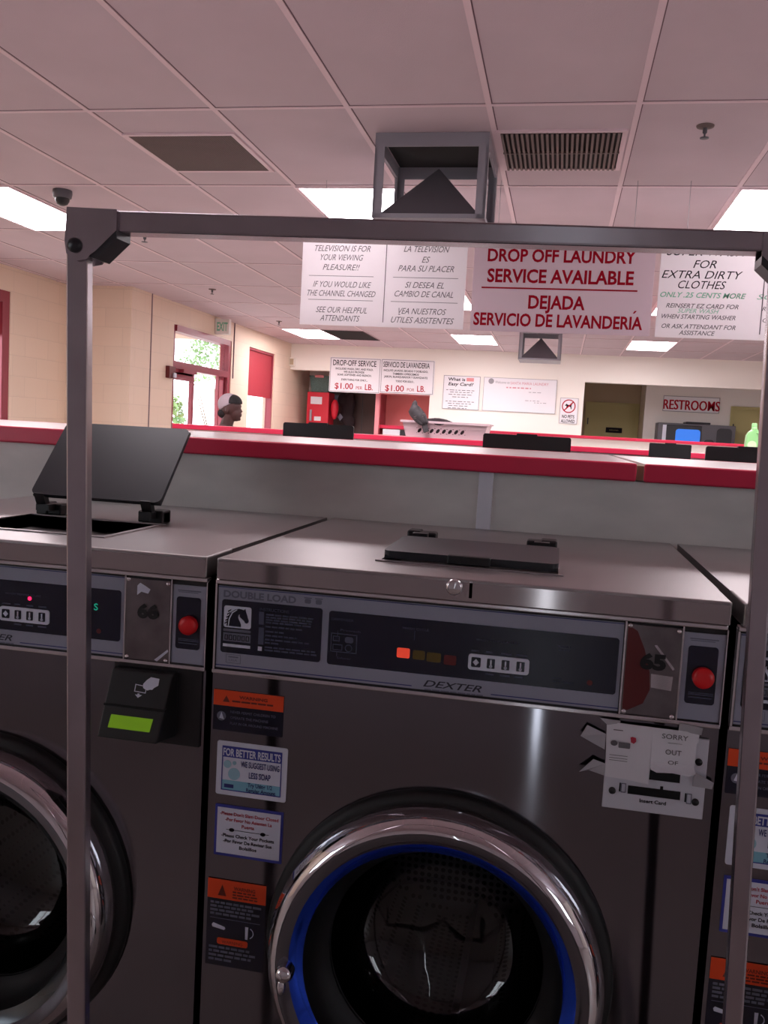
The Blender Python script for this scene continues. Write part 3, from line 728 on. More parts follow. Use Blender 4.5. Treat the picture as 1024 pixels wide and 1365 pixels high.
WX, WY = -.4419, 1.126
make_washer('65', 'double load stainless washer number 65 with a taped out-of-order note', (WX, WY, 0), w65=True)
make_washer('66', 'stainless washer number 66 with its black soap lid standing open', (WX-.668, WY, 0), open_lid=True, reader=True)
make_washer('64', 'stainless washer right of number 65, mostly hidden behind the rack post', (WX+.668, WY, 0))

# out-of-order note taped over the card slot of 65
nt_ = thing('paper_note', 'torn white note reading SORRY OUT, taped over the card slot of washer 65', 'note', (WX+.5235, WY-.006, .94))
def NL(x, z): return (WX+x, z)
g = MB(); yy = WY-.0050
def poly3(g, pts, m=None):
    A = [g.bm.verts.new((WX+x, yy-d, z)) for x, z, d in pts]; B = [g.bm.verts.new((WX+x, yy-d+.0008, z)) for x, z, d in pts]
    n = len(A); g.bm.faces.new(A); g.bm.faces.new(B[::-1])
    for i in range(n): g.bm.faces.new((A[i], B[i], B[(i+1) % n], A[(i+1) % n]))
poly3(g, [(.5240, .9440, .0005), (.5790, .9438, .003), (.5800, .8990, .004), (.5795, .8710, .003), (.5770, .8705, .002), (.5530, .8738, .003), (.5270, .8738, .001)])
poly3(g, [(.5790, .9438, .003), (.6350, .9425, .0005), (.6345, .9300, .001), (.6325, .9290, .001), (.6320, .9000, .002), (.5800, .8990, .004)])
poly3(g, [(.5800, .8995, .004), (.6310, .9005, .002), (.6330, .8935, .010), (.6250, .8905, .012), (.6050, .8925, .013), (.5870, .8905, .012), (.5800, .8925, .009)])
part('paper_sheet', g, M_white, nt_, world=True)
def wg(g, text, x, z, w, h, dy=.0048, **k): glyphs(g, text, WX+x, z, w=w, h=h, y=yy-dy, **k)
g = MB(); wg(g, 'SORRY', .6060, .9355, .031, .0062, bold=.012); wg(g, 'OUT', .6055, .9160, .019, .0064, bold=.012); wg(g, 'OF', .6060, .9030, .012, .0050, bold=.012)
g.box(WX+.5985, WX+.6150, yy-.0045, yy-.0040, .9268, .9271)
part('lettering', g, M_grey_ink, nt_, world=True)
g = MB()
for zz in (.9030, .8995, .8965): g.box(WX+.5300, WX+.5520, yy-.0036, yy-.0032, zz, zz+.0006)
g.ball(Vector((WX+.5345, yy-.003, .9185)), .0045, .001, .0035, n=10).rrect(WX+.5400, WX+.5540, .9135, .9205, .001, yy-.0040, yy-.0030)
g.box(WX+.5325, WX+.544, yy-.0036, yy-.0032, .9350, .9360)
part('printed_picture', g, M_grey_ink, nt_, world=True)
part('red_flower_print', MB().prism([(WX+.5535, .9285), (WX+.5560, .9295), (WX+.5600, .9285), (WX+.5605, .9240), (WX+.5580, .9210), (WX+.5545, .9225)], yy-.0052, yy-.0044), M_pinktxt, nt_, world=True)
for pts_ in ([(.5005, .9370, .001), (.4930, .9235, .006), (.5100, .9150, .004), (.5240, .9080, .001), (.5240, .9280, .001)],
             [(.5110, .8950, .004), (.4945, .8780, .008), (.5060, .8800, .003), (.5260, .8745, .001), (.5265, .8900, .001)],
             [(.6310, .8860, .001), (.6350, .8930, .003), (.6560, .8830, .003), (.6550, .8740, .001), (.6320, .8750, .001)],
             [(.5150, .9480, .0015), (.5400, .9470, .0015), (.5400, .9440, .001), (.5250, .9400, .0015)],
             [(.6100, .9530, .0028), (.6380, .9500, .0028), (.6370, .9400, .001), (.6100, .9430, .001)]):
    g = MB(); poly3(g, pts_); part('tape_strip', g, M_tape, nt_, world=True, label='clear tape strip')

# ---- bulkheads with red edged counters
def counter(x0, x1, y0, y1, ztop, th, label, gap=None, strip=None, depth_to=0):
    t = thing('folding_counter', label, 'counter', ((x0+x1)/2, y0, 0))
    part('bulkhead', MB().box(x0, x1, y0+.012, y1-.012, 0, ztop-th), M_bulk, t, world=True)
    segs = [(x0, gap[0]), (gap[1], x1)] if gap else [(x0, x1)]
    for a, b in segs:
        part('counter_top', MB().box(a, b, y0+.006, y1-.006, ztop-th+.002, ztop-.0005), M_counter_top, t, world=True)
        part('red_edge', MB().box(a, b, y0-.004, y0+.008, ztop-th, ztop, .004, 3), M_counter_red, t, world=True)
        part('red_edge', MB().box(a, b, y1-.008, y1+.002, ztop-th, ztop, .003, 2), M_counter_red, t, world=True)
    if gap: part('joint_filler', MB().box(gap[0], gap[1], y0+.01, y1-.01, ztop-th+.002, ztop-.005), M_tan, t, world=True)
    if strip: part('cover_strip', MB().box(strip[0], strip[1], y0+.004, y0+.013, 1.0, ztop-th, .001), M_strip, t, world=True)
    return t
counter(-3.2, 1.9, 1.752, 2.80, 1.2545, .035, 'near red-edged laundry counter right behind the front washers', gap=(.146, .160), strip=(-.152, -.124))
counter(-2.917, 2.3, 6.40, 6.82, 1.2545, .037, 'second red-edged counter, carrying the laundry basket', None)
t = thing('half_wall', 'beige half wall with a thin red cap beyond the second counter', 'half wall', (.5, 9.5, 0))
part('wall_body', MB().box(-.86, 1.98, 9.51, 9.75, 0, 1.322), M_wallp, t, world=True)
part('red_cap', MB().box(-.88, 2.0, 9.49, 9.77, 1.322, 1.352, .004), M_counter_red, t, world=True)

# ---- washers on the far side of the near counter (facing away) and on the second island
def lid_board(t, x0, x1, y, z0, z1, world=True):
    l = part('lid', MB().rrect(x0, x1, z0, z1, .008, y, y+.010).box(x0+.004, x1-.004, y+.010, y+.016, z0+.004, z1-.004), M_blk, t, world=True)
    part('lid_tab', MB().rrect((x0+x1)/2-.035, (x0+x1)/2+.035, z1-.004, z1+.005, .002, y-.004, y+.016), M_blk, l, world=True)
def back_washer(cx, w, yb, yf, label, lidx, lidy, lidz, closed=False, group='washing machines beyond the near counter', front=1):
    """yb: y of the rear, yf: y of the front face"""
    t = thing('washing_machine', label, 'washing machine', (cx, yf, 0), 0, group)
    y0, y1 = min(yb, yf), max(yb, yf); s = 1 if yf > yb else -1
    part('cabinet', MB().box(cx-w/2, cx+w/2, y0, y1, .05, 1.078, .003), M_steel_front, t, world=True)
    part('plinth', MB().box(cx-w/2+.02, cx+w/2-.02, y0+.02, y1-.02, 0, .05), M_blk, t, world=True)
    part('top_cover', MB().box(cx-w/2, cx+w/2, y0-.005, y1+.005, 1.078, 1.108, .003), M_steel_top, t, world=True)
    fy0 = yf if s > 0 else yf-.006
    part('control_panel', MB().box(cx-w/2+.01, cx+w/2-.01, fy0, fy0+.006, .955, 1.07), M_pgrey, t, world=True)
    part('door_ring', MB().lathe(cx, yf, .595, [(.215, 0), (.212, .04*s), (.19, .065*s), (.175, .055*s), (.16, .03*s), (.0001, .02*s)]), M_chrome, t, world=True)
    part('lid_hinge', MB().box(lidx[0]+.02, lidx[0]+.06, lidy-.01, lidy+.03, 1.108, 1.13).box(lidx[1]-.06, lidx[1]-.02, lidy-.01, lidy+.03, 1.108, 1.13), M_blk, t, world=True)
    if closed: part('lid', MB().rrect(lidx[0], lidx[1], lidy+.03, lidy+.22, .01, 1.120, 1.128, 'xy'), M_blk, t, world=True)
    else: lid_board(t, lidx[0], lidx[1], lidy, 1.118, lidz)
back_washer(-.845, .68, 2.815, 3.44, 'washer facing away whose open black lid shows left of the laundry basket', (-.982, -.722), 3.09, 1.300)
back_washer(-.125, .70, 2.815, 3.44, 'washer facing away whose open black lid shows just right of the laundry basket', (-.262, .036), 3.09, 1.300)
back_washer(.600, .70, 2.815, 3.44, 'washer facing away whose open black lid shows in front of the green bottle', (.472, .740), 3.09, 1.298)
back_washer(.735, .70, 6.385, 5.78, 'washer at the second counter with a small open black lid below the restrooms sign', (.572, .836), 6.06, 1.306, group='washing machines at the second counter')
back_washer(.000, .70, 6.385, 5.78, 'washer at the second counter with a closed lid, below the no pets sign', (-.13, .13), 6.06, 1.3, True, 'washing machines at the second counter')

# ---- chrome garment rack in front
t = thing('garment_rack', 'chrome square-tube rolling garment rack standing in front of the washers', 'rack', (-.15, .80, 0))
def leg_quad(xt, zt_, xb, zb, w=.0236, y0=.8, y1=.8236):
    g = MB(); g.bar4([(xt-w/2, y0, zt_), (xt+w/2, y0, zt_), (xt+w/2, y1, zt_), (xt-w/2, y1, zt_)], [(xb-w/2, y0, zb), (xb+w/2, y0, zb), (xb+w/2, y1, zb), (xb-w/2, y1, zb)]); return g
def rline(p, q, t): return p+(q-p)*t
BT0, BT1, BB0, BB1 = atY(200, 282, .8), atY(948, 305, .8), atY(200, 310, .8), atY(948, 332.7, .8)
def zat(P, Q, x): return P.z+(Q.z-P.z)*(x-P.x)/(Q.x-P.x)
xa_, xb_ = -.480, .197
g = MB(); g.bar4([(xa_, .8, zat(BT0, BT1, xa_)), (xa_, .8, zat(BB0, BB1, xa_)), (xa_, .8236, zat(BB0, BB1, xa_)), (xa_, .8236, zat(BT0, BT1, xa_))],
                 [(xb_, .8, zat(BT0, BT1, xb_)), (xb_, .8, zat(BB0, BB1, xb_)), (xb_, .8236, zat(BB0, BB1, xb_)), (xb_, .8236, zat(BT0, BT1, xb_))])
part('top_bar', g, M_tube, t, world=True, bevel=.002)
def post(l0, l1, r0_, r1_, ztop, d):
    """post between two edge lines, each given by an upper and a lower point in the plane Y=.8"""
    L0, L1, R0_, R1_ = [atY(*p, .8) for p in (l0, l1, r0_, r1_)]
    xat = lambda P, Q, z: P.x+(Q.x-P.x)*(z-P.z)/(Q.z-P.z)
    A = [(xat(L0, L1, ztop), .8, ztop), (xat(R0_, R1_, ztop), .8, ztop)]; B = [(xat(L0, L1, .2), .8, .2), (max(xat(R0_, R1_, .2), xat(L0, L1, .2)+.016), .8, .2)]
    g = MB(); g.bar4([A[0], A[1], (A[1][0], .8+d, ztop), (A[0][0], .8+d, ztop)], [B[0], B[1], (B[1][0], .8+d, .2), (B[0][0], .8+d, .2)])
    part('post', g, M_tube, t, world=True, bevel=.002)
post((87.5, 340), (88.5, 1365), (115.5, 340), (112, 1365), 1.462, .013)
post((1020, 500), (966, 1365), (1046, 500), (989, 1365), 1.452, .013)
# corner brackets: gusset plate wrapped round the joint
def bracket(cx, cz, s):
    g = MB()
    poly = [(-.0135, .0135), (.0385, .0115), (.0385, -.0080), (.0180, -.0270), (.0120, -.0310), (.0090, -.0350), (-.0020, -.0370), (-.0130, -.0300), (-.0150, -.0180)]
    poly = [(cx+s*a, cz+b) for a, b in poly]
    if s < 0: poly = poly[::-1]
    g.prism(poly, .7965, .8000); g.prism(poly, .8236, .8260)
    b_ = part('corner_bracket', g, M_tube, t, world=True)
    fold = [(cx+s*.0385, cz-.0080), (cx+s*.0385, cz-.0150), (cx+s*.0170, cz-.0345), (cx+s*.0110, cz-.0330), (cx+s*.0180, cz-.0270)]
    part('bracket_fold', MB().prism(fold if s > 0 else fold[::-1], .7975, .8250), M_lidp, b_, world=True)
    part('bolt', MB().lathe(cx-s*.0040, .7965, cz-.0225, [(.0072, 0), (.0070, -.0022), (.004, -.0038), (.0001, -.0042)], 'y', 20), M_lidp, b_, world=True)
bracket(-.4650, 1.4725, 1)
bracket(.1910, 1.4590, -1)
# base frame with casters (towards the viewer)
g = MB(); g.box(-.44, .222, .8, .8236, .18, .2036).box(-.44, -.4164, .35, .8, .18, .2036).box(.1984, .222, .35, .8, .18, .2036).box(-.44, .222, .3264, .35, .18, .2036)
part('base_frame', g, M_tube, t, world=True)
for x in (-.428, .21):
    for y in (.34, .812):
        part('caster', MB().lathe(x, y, .06, [(.0001, -.012), (.055, -.012), (.06, -.006), (.06, .006), (.055, .012), (.0001, .012)], 'x', 24).box(x-.016, x+.016, y-.01, y+.01, .06, .18), M_blk, t, world=True)

# ================================================================== CEILING FIXTURES
ROWN = {5: 'in the nearest lit row', 9: 'in the middle lit row', 12: 'in the far lit row'}
lights = [(-1.613, 1.419, 'added dim fill light above the front washers, out of view, left of centre'), (.825, 1.419, 'added dim fill light above the front washers, out of view, right of centre'), (3.263, 5.077, 'near ceiling light outside the right edge of the picture'), (3.263, 8.734, 'middle-row ceiling light outside the right edge of the picture'), (-4.051, 5.077, 'rectangular ceiling light at the far left above the dome camera'), (-1.613, 5.077, 'rectangular ceiling light left of the near hanging air diffuser'), (.825, 5.077, 'rectangular ceiling light above the right end of the rack bar'),
          (-1.613, 8.734, 'middle-row ceiling light mostly behind the television sign'), (.825, 8.734, 'middle-row ceiling light mostly behind the super wash sign'), (-4.051, 8.734+.0, None),
          (-4.051, 12.392, 'far ceiling light beside the missing ceiling panel'), (-1.613, 12.392, 'far ceiling light above the card notices'), (.825, 12.392, 'far ceiling light above the restroom doorway')]
for x, y, lb in lights:
    if lb is None: continue
    t = thing('ceiling_light', lb, 'ceiling light', (x+TW/2, y+TL/2, ZC-.012), 0, 'recessed ceiling lights')
    part('light_frame', MB().frame(x+.006, x+TW-.006, y+.006, y+TL-.006, .016, ZC-.012, ZC-.001, 'xy'), M_grid, t, world=True)
    part('diffuser', MB().box(x+.022, x+TW-.022, y+.022, y+TL-.022, ZC-.008, ZC-.002), M_lightfill if y < 2 else M_lightpanel, t, world=True)
# vents
t = thing('ceiling_vent', 'square perforated return air grille in the ceiling, left of centre', 'vent', (-1.92, 4.48, ZC-.012))
part('vent_frame', MB().frame(-2.215, -1.635, 4.165, 4.785, .022, ZC-.010, ZC, 'xy'), M_grid, t, world=True)
part('vent_backing', MB().box(-2.195, -1.655, 4.187, 4.765, ZC-.003, ZC-.001), M_ventb, t, world=True)
g = MB()
for k in range(44): g.box(-2.193+k*.01238, -2.193+k*.01238+.0045, 4.187, 4.765, ZC-.008, ZC-.004)
for k in range(46): g.box(-2.193, -1.657, 4.188+k*.0127, 4.188+k*.0127+.0045, ZC-.0085, ZC-.0045)
part('vent_mesh', g, M_vent, t, world=True)
t = thing('ceiling_vent', 'louvred supply vent in the ceiling, right of the near air diffuser', 'vent', (-.1, 4.46, ZC-.012))
part('vent_frame', MB().frame(-.390, .195, 4.168, 4.757, .022, ZC-.010, ZC, 'xy'), M_grid, t, world=True)
part('vent_backing', MB().box(-.370, .175, 4.188, 4.737, ZC-.003, ZC-.001), M_ventb, t, world=True)
g = MB()
for k in range(24): g.box(-.366+k*.0226, -.366+k*.0226+.011, 4.188, 4.737, ZC-.016, ZC-.006)
g.box(-.37, .175, 4.457, 4.467, ZC-.017, ZC-.005)
part('vent_louvre', g, M_vent, t, world=True)
# missing panel
t = thing('open_ceiling_bay', 'black open ceiling bay with its panel missing, beyond the television sign', 'ceiling opening', (-3.12, 13.0, ZC-.003))
part('bay_recess', MB().box(-3.43, -2.84, 12.42, 13.60, ZC-.006, ZC-.0045), M_dark, t, world=True)
part('bay_rim', MB().frame(-3.44, -2.83, 12.40, 13.61, .012, ZC-.010, ZC-.004, 'xy'), M_shadowseam, t, world=True)
# drop air diffusers
def diffuser(label):
    t = thing('air_diffuser', label, 'air diffuser', (-.68, 4.465, ZC), 0, 'hanging air diffusers')
    x0, x1, y0, y1, zb = -.945, -.415, 4.19, 4.74, 2.283
    part('duct_opening', MB().box(x0+.02, x1-.02, y0+.02, y1-.02, ZC-.004, ZC-.002), M_dark, t, world=True)
    part('collar', MB().frame(x0, x1, y0, y1, .012, ZC-.062, ZC-.001, 'xy'), M_duct, t, world=True)
    for px_, py_ in ((x0, y0), (x1-.045, y0), (x0, y1-.045), (x1-.045, y1-.045)):
        part('post', MB().box(px_, px_+.045, py_ if py_ == y0 else y1-.012, (y0+.012) if py_ == y0 else y1, zb, ZC-.06)
             .box(px_ if px_ == x0 else x1-.012, (x0+.012) if px_ == x0 else x1, py_, py_+.045, zb, ZC-.06), M_duct, t, world=True)
    part('base_plate', MB().frame(x0, x1, y0, y1, .03, zb, zb+.02, 'xy').box(x0+.03, x1-.03, y0+.03, y1-.03, zb, zb+.004), M_duct, t, world=True)
    g = MB(); bm = g.bm; a = [bm.verts.new(p) for p in ((x0+.02, y0+.02, zb+.012), (x1-.02, y0+.02, zb+.012), (x1-.02, y1-.02, zb+.012), (x0+.02, y1-.02, zb+.012))]
    c = bm.verts.new(((x0+x1)/2, (y0+y1)/2, 2.585))
    for k in range(4): bm.faces.new((a[k], a[(k+1) % 4], c))
    bm.faces.new(a[::-1])
    part('cone', g, M_ductd, t, world=True)
    return t
d1 = diffuser('large grey air diffuser with a pyramid inside, hanging from the near ceiling')
d2 = copy_tree(d1); d2.location = (-.68+.345, 4.465+7.31, ZC); d2['label'] = 'smaller looking air diffuser far back, below the red drop off sign'
# dome camera, sprinklers
t = thing('dome_camera', 'dark dome camera on the ceiling above the left corner of the rack', 'security camera', (-3.155, 5.20, ZC))
part('housing', MB().lathe(-3.155, 5.20, ZC, [(.058, 0), (.060, -.02), (.055, -.045), (.045, -.05)], 'z', 28), M_caseg, t, world=True)
part('dome', MB().lathe(-3.155, 5.20, ZC, [(.045, -.045), (.043, -.065), (.032, -.085), (.015, -.093), (.0001, -.095)], 'z', 28), M_blk, t, world=True)
for u, v, lb, s in ((940, 174, 'brass-grey sprinkler head on the near ceiling, right of the louvred vent', .95), (283, 388, 'small sprinkler head above the red framed entrance', 1), (372, 430, 'small sprinkler head on the ceiling near the far left corner', 1), (193, 317, 'dark sprinkler head just under the left part of the rack bar', 1.2)):
    p = atZ(u, v, ZC-.02); t = thing('ceiling_sprinkler', lb, 'sprinkler', (p.x, p.y, ZC), 0, 'ceiling sprinklers')
    part('escutcheon', MB().lathe(0, 0, 0, [(.040*s, 0), (.038*s, -.006), (.018*s, -.010), (.0001, -.010)], 'z', 20), M_vent, t)
    part('sprinkler_head', MB().lathe(0, 0, 0, [(.010*s, -.01), (.010*s, -.03), (.004, -.035), (.004, -.048), (.020*s, -.050), (.020*s, -.053), (.0001, -.053)], 'z', 16), M_caseg, t)

# ================================================================== HANGING SIGNS (Y = 6)
SY = 4.95; K = SY/FPX
def px_text(g, text, u, v, wpx, hpx, Y, k=None, **kw):
    p = atY(u, v, Y); s = Y/FPX*1.0
    glyphs(g, text, p.x, p.z, w=wpx*s*.985, h=hpx*s, y=Y, **kw)
def board(name, label, x0, x1, z0, z1, Y, m, edge=True, th=.012, group=None, cat='sign', hang=False):
    t = thing(name, label, cat, ((x0+x1)/2, Y+th, z0), 0, group)
    part('board', MB().box(x0, x1, Y+.001, Y+th, z0, z1, .002), m, t, world=True)
    if hang:
        for hx in (x0+.12, x1-.12): part('hanger', MB().tube((hx, Y+th/2, z1), (hx, Y+th/2, ZC-.004), .0013, 6), M_duct, t, world=True)
    return t
def ink(t, g, m, name='lettering'): part(name, g, m, t, world=True)
SQ = .825
def sz_(z): return HC+(z-HC)*SQ
ZB, ZT = 1.988, 2.597
t = board('hanging_sign', 'white hanging sign about the television, in English and Spanish', -1.824*SQ, -.691*SQ, sz_(ZB), sz_(ZT), SY, M_sign, group='hanging signs', hang=True)
g = MB()
kw = dict(shear=.35)
for tx, u, v, w, h in (('TELEVISION IS FOR', 457, 331, 78, 8), ('YOUR VIEWING', 456, 343, 60, 8), ('PLEASURE!!', 455, 356, 52, 8), ('IF YOU WOULD LIKE', 456, 379, 82, 8), ('THE CHANNEL CHANGED', 455, 391, 96, 8),
                      ('SEE OUR HELPFUL', 455, 413, 72, 8), ('ATTENDANTS', 453, 424, 56, 8), ('LA TELEVISION', 569, 332, 62, 8), ('ES', 568, 346, 11, 8), ('PARA SU PLACER', 568, 358, 76, 8),
                      ('SI DESEA EL', 566, 380, 53, 8), ('CAMBIO DE CANAL', 565, 392, 80, 8), ('VEA NUESTROS', 563, 415, 65, 8), ('UTILES ASISTENTES', 563, 427, 86, 8)): px_text(g, tx, u, v, w, h, SY, **kw)
ink(t, g, M_grey_ink)
g = MB()
for u0_, v0_, u1_, v1_ in ((412, 367, 498, 369), (411, 399, 497, 401), (524, 370, 611, 371), (521, 402, 610, 404)):
    a = atY(u0_, v0_, SY); b = atY(u1_, v1_, SY); z = (a.z+b.z)/2; g.box(a.x, b.x, SY-.0005, SY+.001, z-.0012, z+.0012)
a = atY(508, 424, SY); g.box(-1.2395*SQ, -1.2345*SQ, SY-.0006, SY+.001, sz_(ZB+.03), sz_(ZT-.03))
ink(t, g, M_grey_ink, 'ruled_line')
g = MB(); p = atY(532, 421, SY); g.box(p.x-.004, p.x+.006, SY-.0006, SY+.001, p.z+.006, p.z+.010); ink(t, g, M_grey_ink, 'accent_mark')

t = board('hanging_sign', 'white hanging sign with red lettering offering drop off laundry service', -.645*SQ, .511*SQ, sz_(ZB-.004), sz_(ZT-.004), SY, M_sign_p, group='hanging signs', hang=True)
g = MB()
for tx, u, v, w, h in (('DROP OFF LAUNDRY', 748, 341, 190, 16), ('SERVICE AVAILABLE', 746, 368.5, 188, 17), ('DEJADA', 742, 403, 73, 17), ('SERVICIO DE LAVANDERIA', 742, 427.5, 218, 16)): px_text(g, tx, u, v, w, h, SY, bold=.028)
p = atY(845, 417, SY); g.prism([(p.x-.005, p.z-.004), (p.x+.004, p.z-.004), (p.x+.015, p.z+.010), (p.x+.004, p.z+.010)], SY-.0006, SY)
a = atY(642, 384, SY); b = atY(850, 387, SY); z = (a.z+b.z)/2; g.box(a.x, b.x, SY-.0005, SY+.001, z-.004, z+.004)
ink(t, g, M_red_ink)

t = board('hanging_sign', 'white hanging sign about super wash for extra dirty clothes, at the right', .544*SQ, 1.72*SQ, sz_(ZB-.006), sz_(ZT-.006), SY, M_sign, group='hanging signs', hang=True)
g = MB()
for tx, u, v, w, h in (('SUPER WASH', 942, 335, 96, 11), ('FOR', 940, 352, 28, 10), ('EXTRA DIRTY', 936, 366, 98, 10), ('CLOTHES', 936, 379.5, 58, 10)): px_text(g, tx, u, v, w, h, SY, shear=.3)
ink(t, g, M_black_ink)
g = MB()
for tx, u, v, w, h in (('REINSERT EZ CARD FOR', 936, 408, 88, 5.5), ('WHEN STARTING WASHER', 931, 422.5, 90, 5.5), ('OR ASK ATTENDANT FOR', 931, 435.5, 90, 5.5), ('ASSISTANCE', 929, 443.8, 44, 5.5)): px_text(g, tx, u, v, w, h, SY, shear=.3, bold=.01)
p = atY(1004, 400, SY); g.box(1.172*SQ, 1.178*SQ, SY-.0006, SY+.001, sz_(ZB+.03), sz_(ZT-.03))
px_text(g, 'REINSERTE LA TARJETA', 1067, 413, 90, 5.5, SY, shear=.3); px_text(g, 'CUANDO EMPIECE', 1062, 428, 80, 5.5, SY, shear=.3)
ink(t, g, M_grey_ink)
g = MB(); px_text(g, 'ONLY .25 CENTS MORE', 937, 393.5, 104, 6.5, SY, shear=.3, bold=.015); px_text(g, 'SUPER WASH', 931, 414.5, 50, 5.5, SY, shear=.3); px_text(g, 'SOLO .25 MAS', 1066, 397, 100, 6.5, SY, shear=.3)
ink(t, g, M_green_ink)

# ================================================================== BACK WALL SIGNS
BY = YB-.02
def wall_board(name, label, u0_, v0_, u1_, v1_, Y, m, group=None, border=None, th=.015):
    a = atY(u0_, v0_, Y); b = atY(u1_, v1_, Y)
    t = thing(name, label, 'sign', ((a.x+b.x)/2, Y+th, b.z), 0, group)
    part('board', MB().rrect(a.x, b.x, b.z, a.z, .02 if border is None else .004, Y+.001, Y+th), m, t, world=True)
    return t, a, b
t, a, b = wall_board('wall_sign', 'left of the two drop-off price signs on the back wall, in English', 440.5, 475.5, 506, 525, BY, M_signw, 'drop-off price signs')
part('sign_border', MB().frame(a.x+.012, b.x-.012, b.z+.012, a.z-.012, .006, BY-.0008, BY+.001), M_grey_ink, t, world=True)
g = MB(); px_text(g, 'DROP-OFF SERVICE', 473, 484, 61, 7.6, BY, bold=.01)
for tx, v, w in (('INCLUDES WASH, DRY, AND FOLD.', 492, 53), ('WE ALSO PROVIDE', 496, 29), ('SOAP, SOFTENER AND BLEACH.', 500, 48), ('EVERYTHING FOR ONLY...', 506.5, 37)): px_text(g, tx, 472.5 if w != 29 else 472, v, w, 2.6, BY, bold=.02)
ink(t, g, M_black_ink)
g = MB(); px_text(g, '$1.00', 458.5, 514.3, 26, 8, BY, bold=.01); px_text(g, 'PER', 478.8, 517, 9, 4.2, BY); px_text(g, 'LB.', 491.8, 516, 11, 8, BY, bold=.01)
ink(t, g, M_red_ink)
t, a, b = wall_board('wall_sign', 'right of the two drop-off price signs on the back wall, in Spanish', 508.5, 478, 577.5, 527, BY, M_signw, 'drop-off price signs')
part('sign_border', MB().frame(a.x+.012, b.x-.012, b.z+.012, a.z-.012, .006, BY-.0008, BY+.001), M_grey_ink, t, world=True)
g = MB(); px_text(g, 'SERVICIO DE LAVANDERIA', 542, 486.5, 64, 7.2, BY, bold=.01)
for tx, v, w in (('INCLUYE LAVADO, SECADO Y DOBLADO,', 494.5, 61), ('TAMBIEN OFRECEMOS', 498.8, 36), ('JABON, BLANQUEADOR Y SUAVIZANTE', 502.8, 60), ('TODO POR SOLO...', 508.5, 26)): px_text(g, tx, 541 if w > 30 else 540, v, w, 2.6, BY, bold=.02)
ink(t, g, M_black_ink)
g = MB(); px_text(g, '$1.00', 526, 517.3, 26, 8, BY, bold=.01); px_text(g, 'POR', 547.5, 519.5, 10, 4.2, BY); px_text(g, 'LB.', 561.5, 518.3, 11, 8, BY, bold=.01)
ink(t, g, M_red_ink)
t, a, b = wall_board('wall_sign', 'white poster headed What is Easy Card on the back wall', 592, 500, 638, 547, BY, M_signw, None)
part('sign_border', MB().frame(a.x, b.x, b.z, a.z, .008, BY-.0008, BY+.002), M_signedge, t, world=True)
g = MB(); px_text(g, 'What is', 609, 505.5, 23, 4.2, BY, bold=.02); px_text(g, 'Easy Card?', 614.5, 512, 34, 4.2, BY, shear=.2, bold=.02)
ink(t, g, M_black_ink)
g = MB()
for v, u0_, u1_ in ((519, 595, 634), (522, 600, 630), (525, 598, 631), (528.5, 603, 625), (534, 594, 632), (537, 597, 628), (540, 598, 625), (543, 597, 622)):
    p = atY(u0_, v, BY); q = atY(u1_, v, BY); dashes(g, p.x, q.x, p.z-.005, .010, BY, .06, .02)
ink(t, g, M_grey_ink)
p = atY(627, 506, BY); ink(t, MB().box(p.x-.06, p.x+.06, BY-.001, BY+.001, p.z-.03, p.z+.025), mat('faded_red_print', (226, 150, 150), .6), 'logo_block')
t, a, b = wall_board('wall_board', 'large faded white notice board headed Welcome on the back wall', 645.5, 502.5, 740, 552, BY, M_signw, None)
part('sign_border', MB().frame(a.x, b.x, b.z, a.z, .006, BY-.0008, BY+.002), M_signedge, t, world=True)
g = MB(); px_text(g, 'Welcome to', 670, 509.5, 19, 3.6, BY, shear=.2)
p = atY(655, 508, BY); g.disc(p.x, p.z, .045, BY-.001, BY, n=20)
for v, u0_, u1_ in ((523, 705, 724), (534, 700, 722), (537, 712, 730)):
    p = atY(u0_, v, BY); q = atY(u1_, v, BY); dashes(g, p.x, q.x, p.z, .008, BY, .05, .02)
ink(t, g, M_signedge)
g = MB(); px_text(g, 'SANTA MARIA LAUNDRY', 706, 511.5, 50, 3.6, BY); p = atY(675, 516.5, BY); q = atY(708, 517, BY); dashes(g, p.x, q.x, p.z, .02, BY, .05, .02)
ink(t, g, mat('pale_red_print', (214, 150, 160), .6))
t, a, b = wall_board('wall_sign', 'no pets allowed sign with a crossed-out dog beside the restroom passage', 747.5, 530, 769, 565.5, BY, M_signw, None, border=1)
part('sign_border', MB().frame(a.x, b.x, b.z, a.z, .006, BY-.0008, BY+.002), M_signedge, t, world=True)
c = atY(758.3, 541.5, BY); R1, R2 = .108, .092; g = MB()
for k in range(36):
    A_, B_ = 2*PI*k/36, 2*PI*(k+1)/36
    g.prism([(c.x+R1*math.cos(A_), c.z+R1*math.sin(A_)), (c.x+R1*math.cos(B_), c.z+R1*math.sin(B_)), (c.x+R2*math.cos(B_), c.z+R2*math.sin(B_)), (c.x+R2*math.cos(A_), c.z+R2*math.sin(A_))], BY-.002, BY-.001)
g.prism([(c.x-.075, c.z-.062), (c.x-.062, c.z-.075), (c.x+.075, c.z+.062), (c.x+.062, c.z+.075)], BY-.0026, BY-.002)
ink(t, g, M_red_ink, 'prohibition_ring')
g = MB(); g.prism([(c.x+.055*a_, c.z+.055*b_) for a_, b_ in ((-1.1, .3), (-.7, .55), (-.6, .85), (-.45, .5), (.5, .25), (.95, .7), (.75, .1), (.85, -.8), (.65, -.8), (.45, -.15), (-.3, -.1), (-.5, -.85), (-.7, -.85), (-.65, .1), (-1.0, .1))], BY-.0015, BY)
px_text(g, 'NO PETS', 757.5, 555.2, 16, 4.2, BY, bold=.02); px_text(g, 'ALLOWED', 757, 561.3, 18, 4.2, BY, bold=.02)
ink(t, g, M_black_ink)
RY = YA-.02
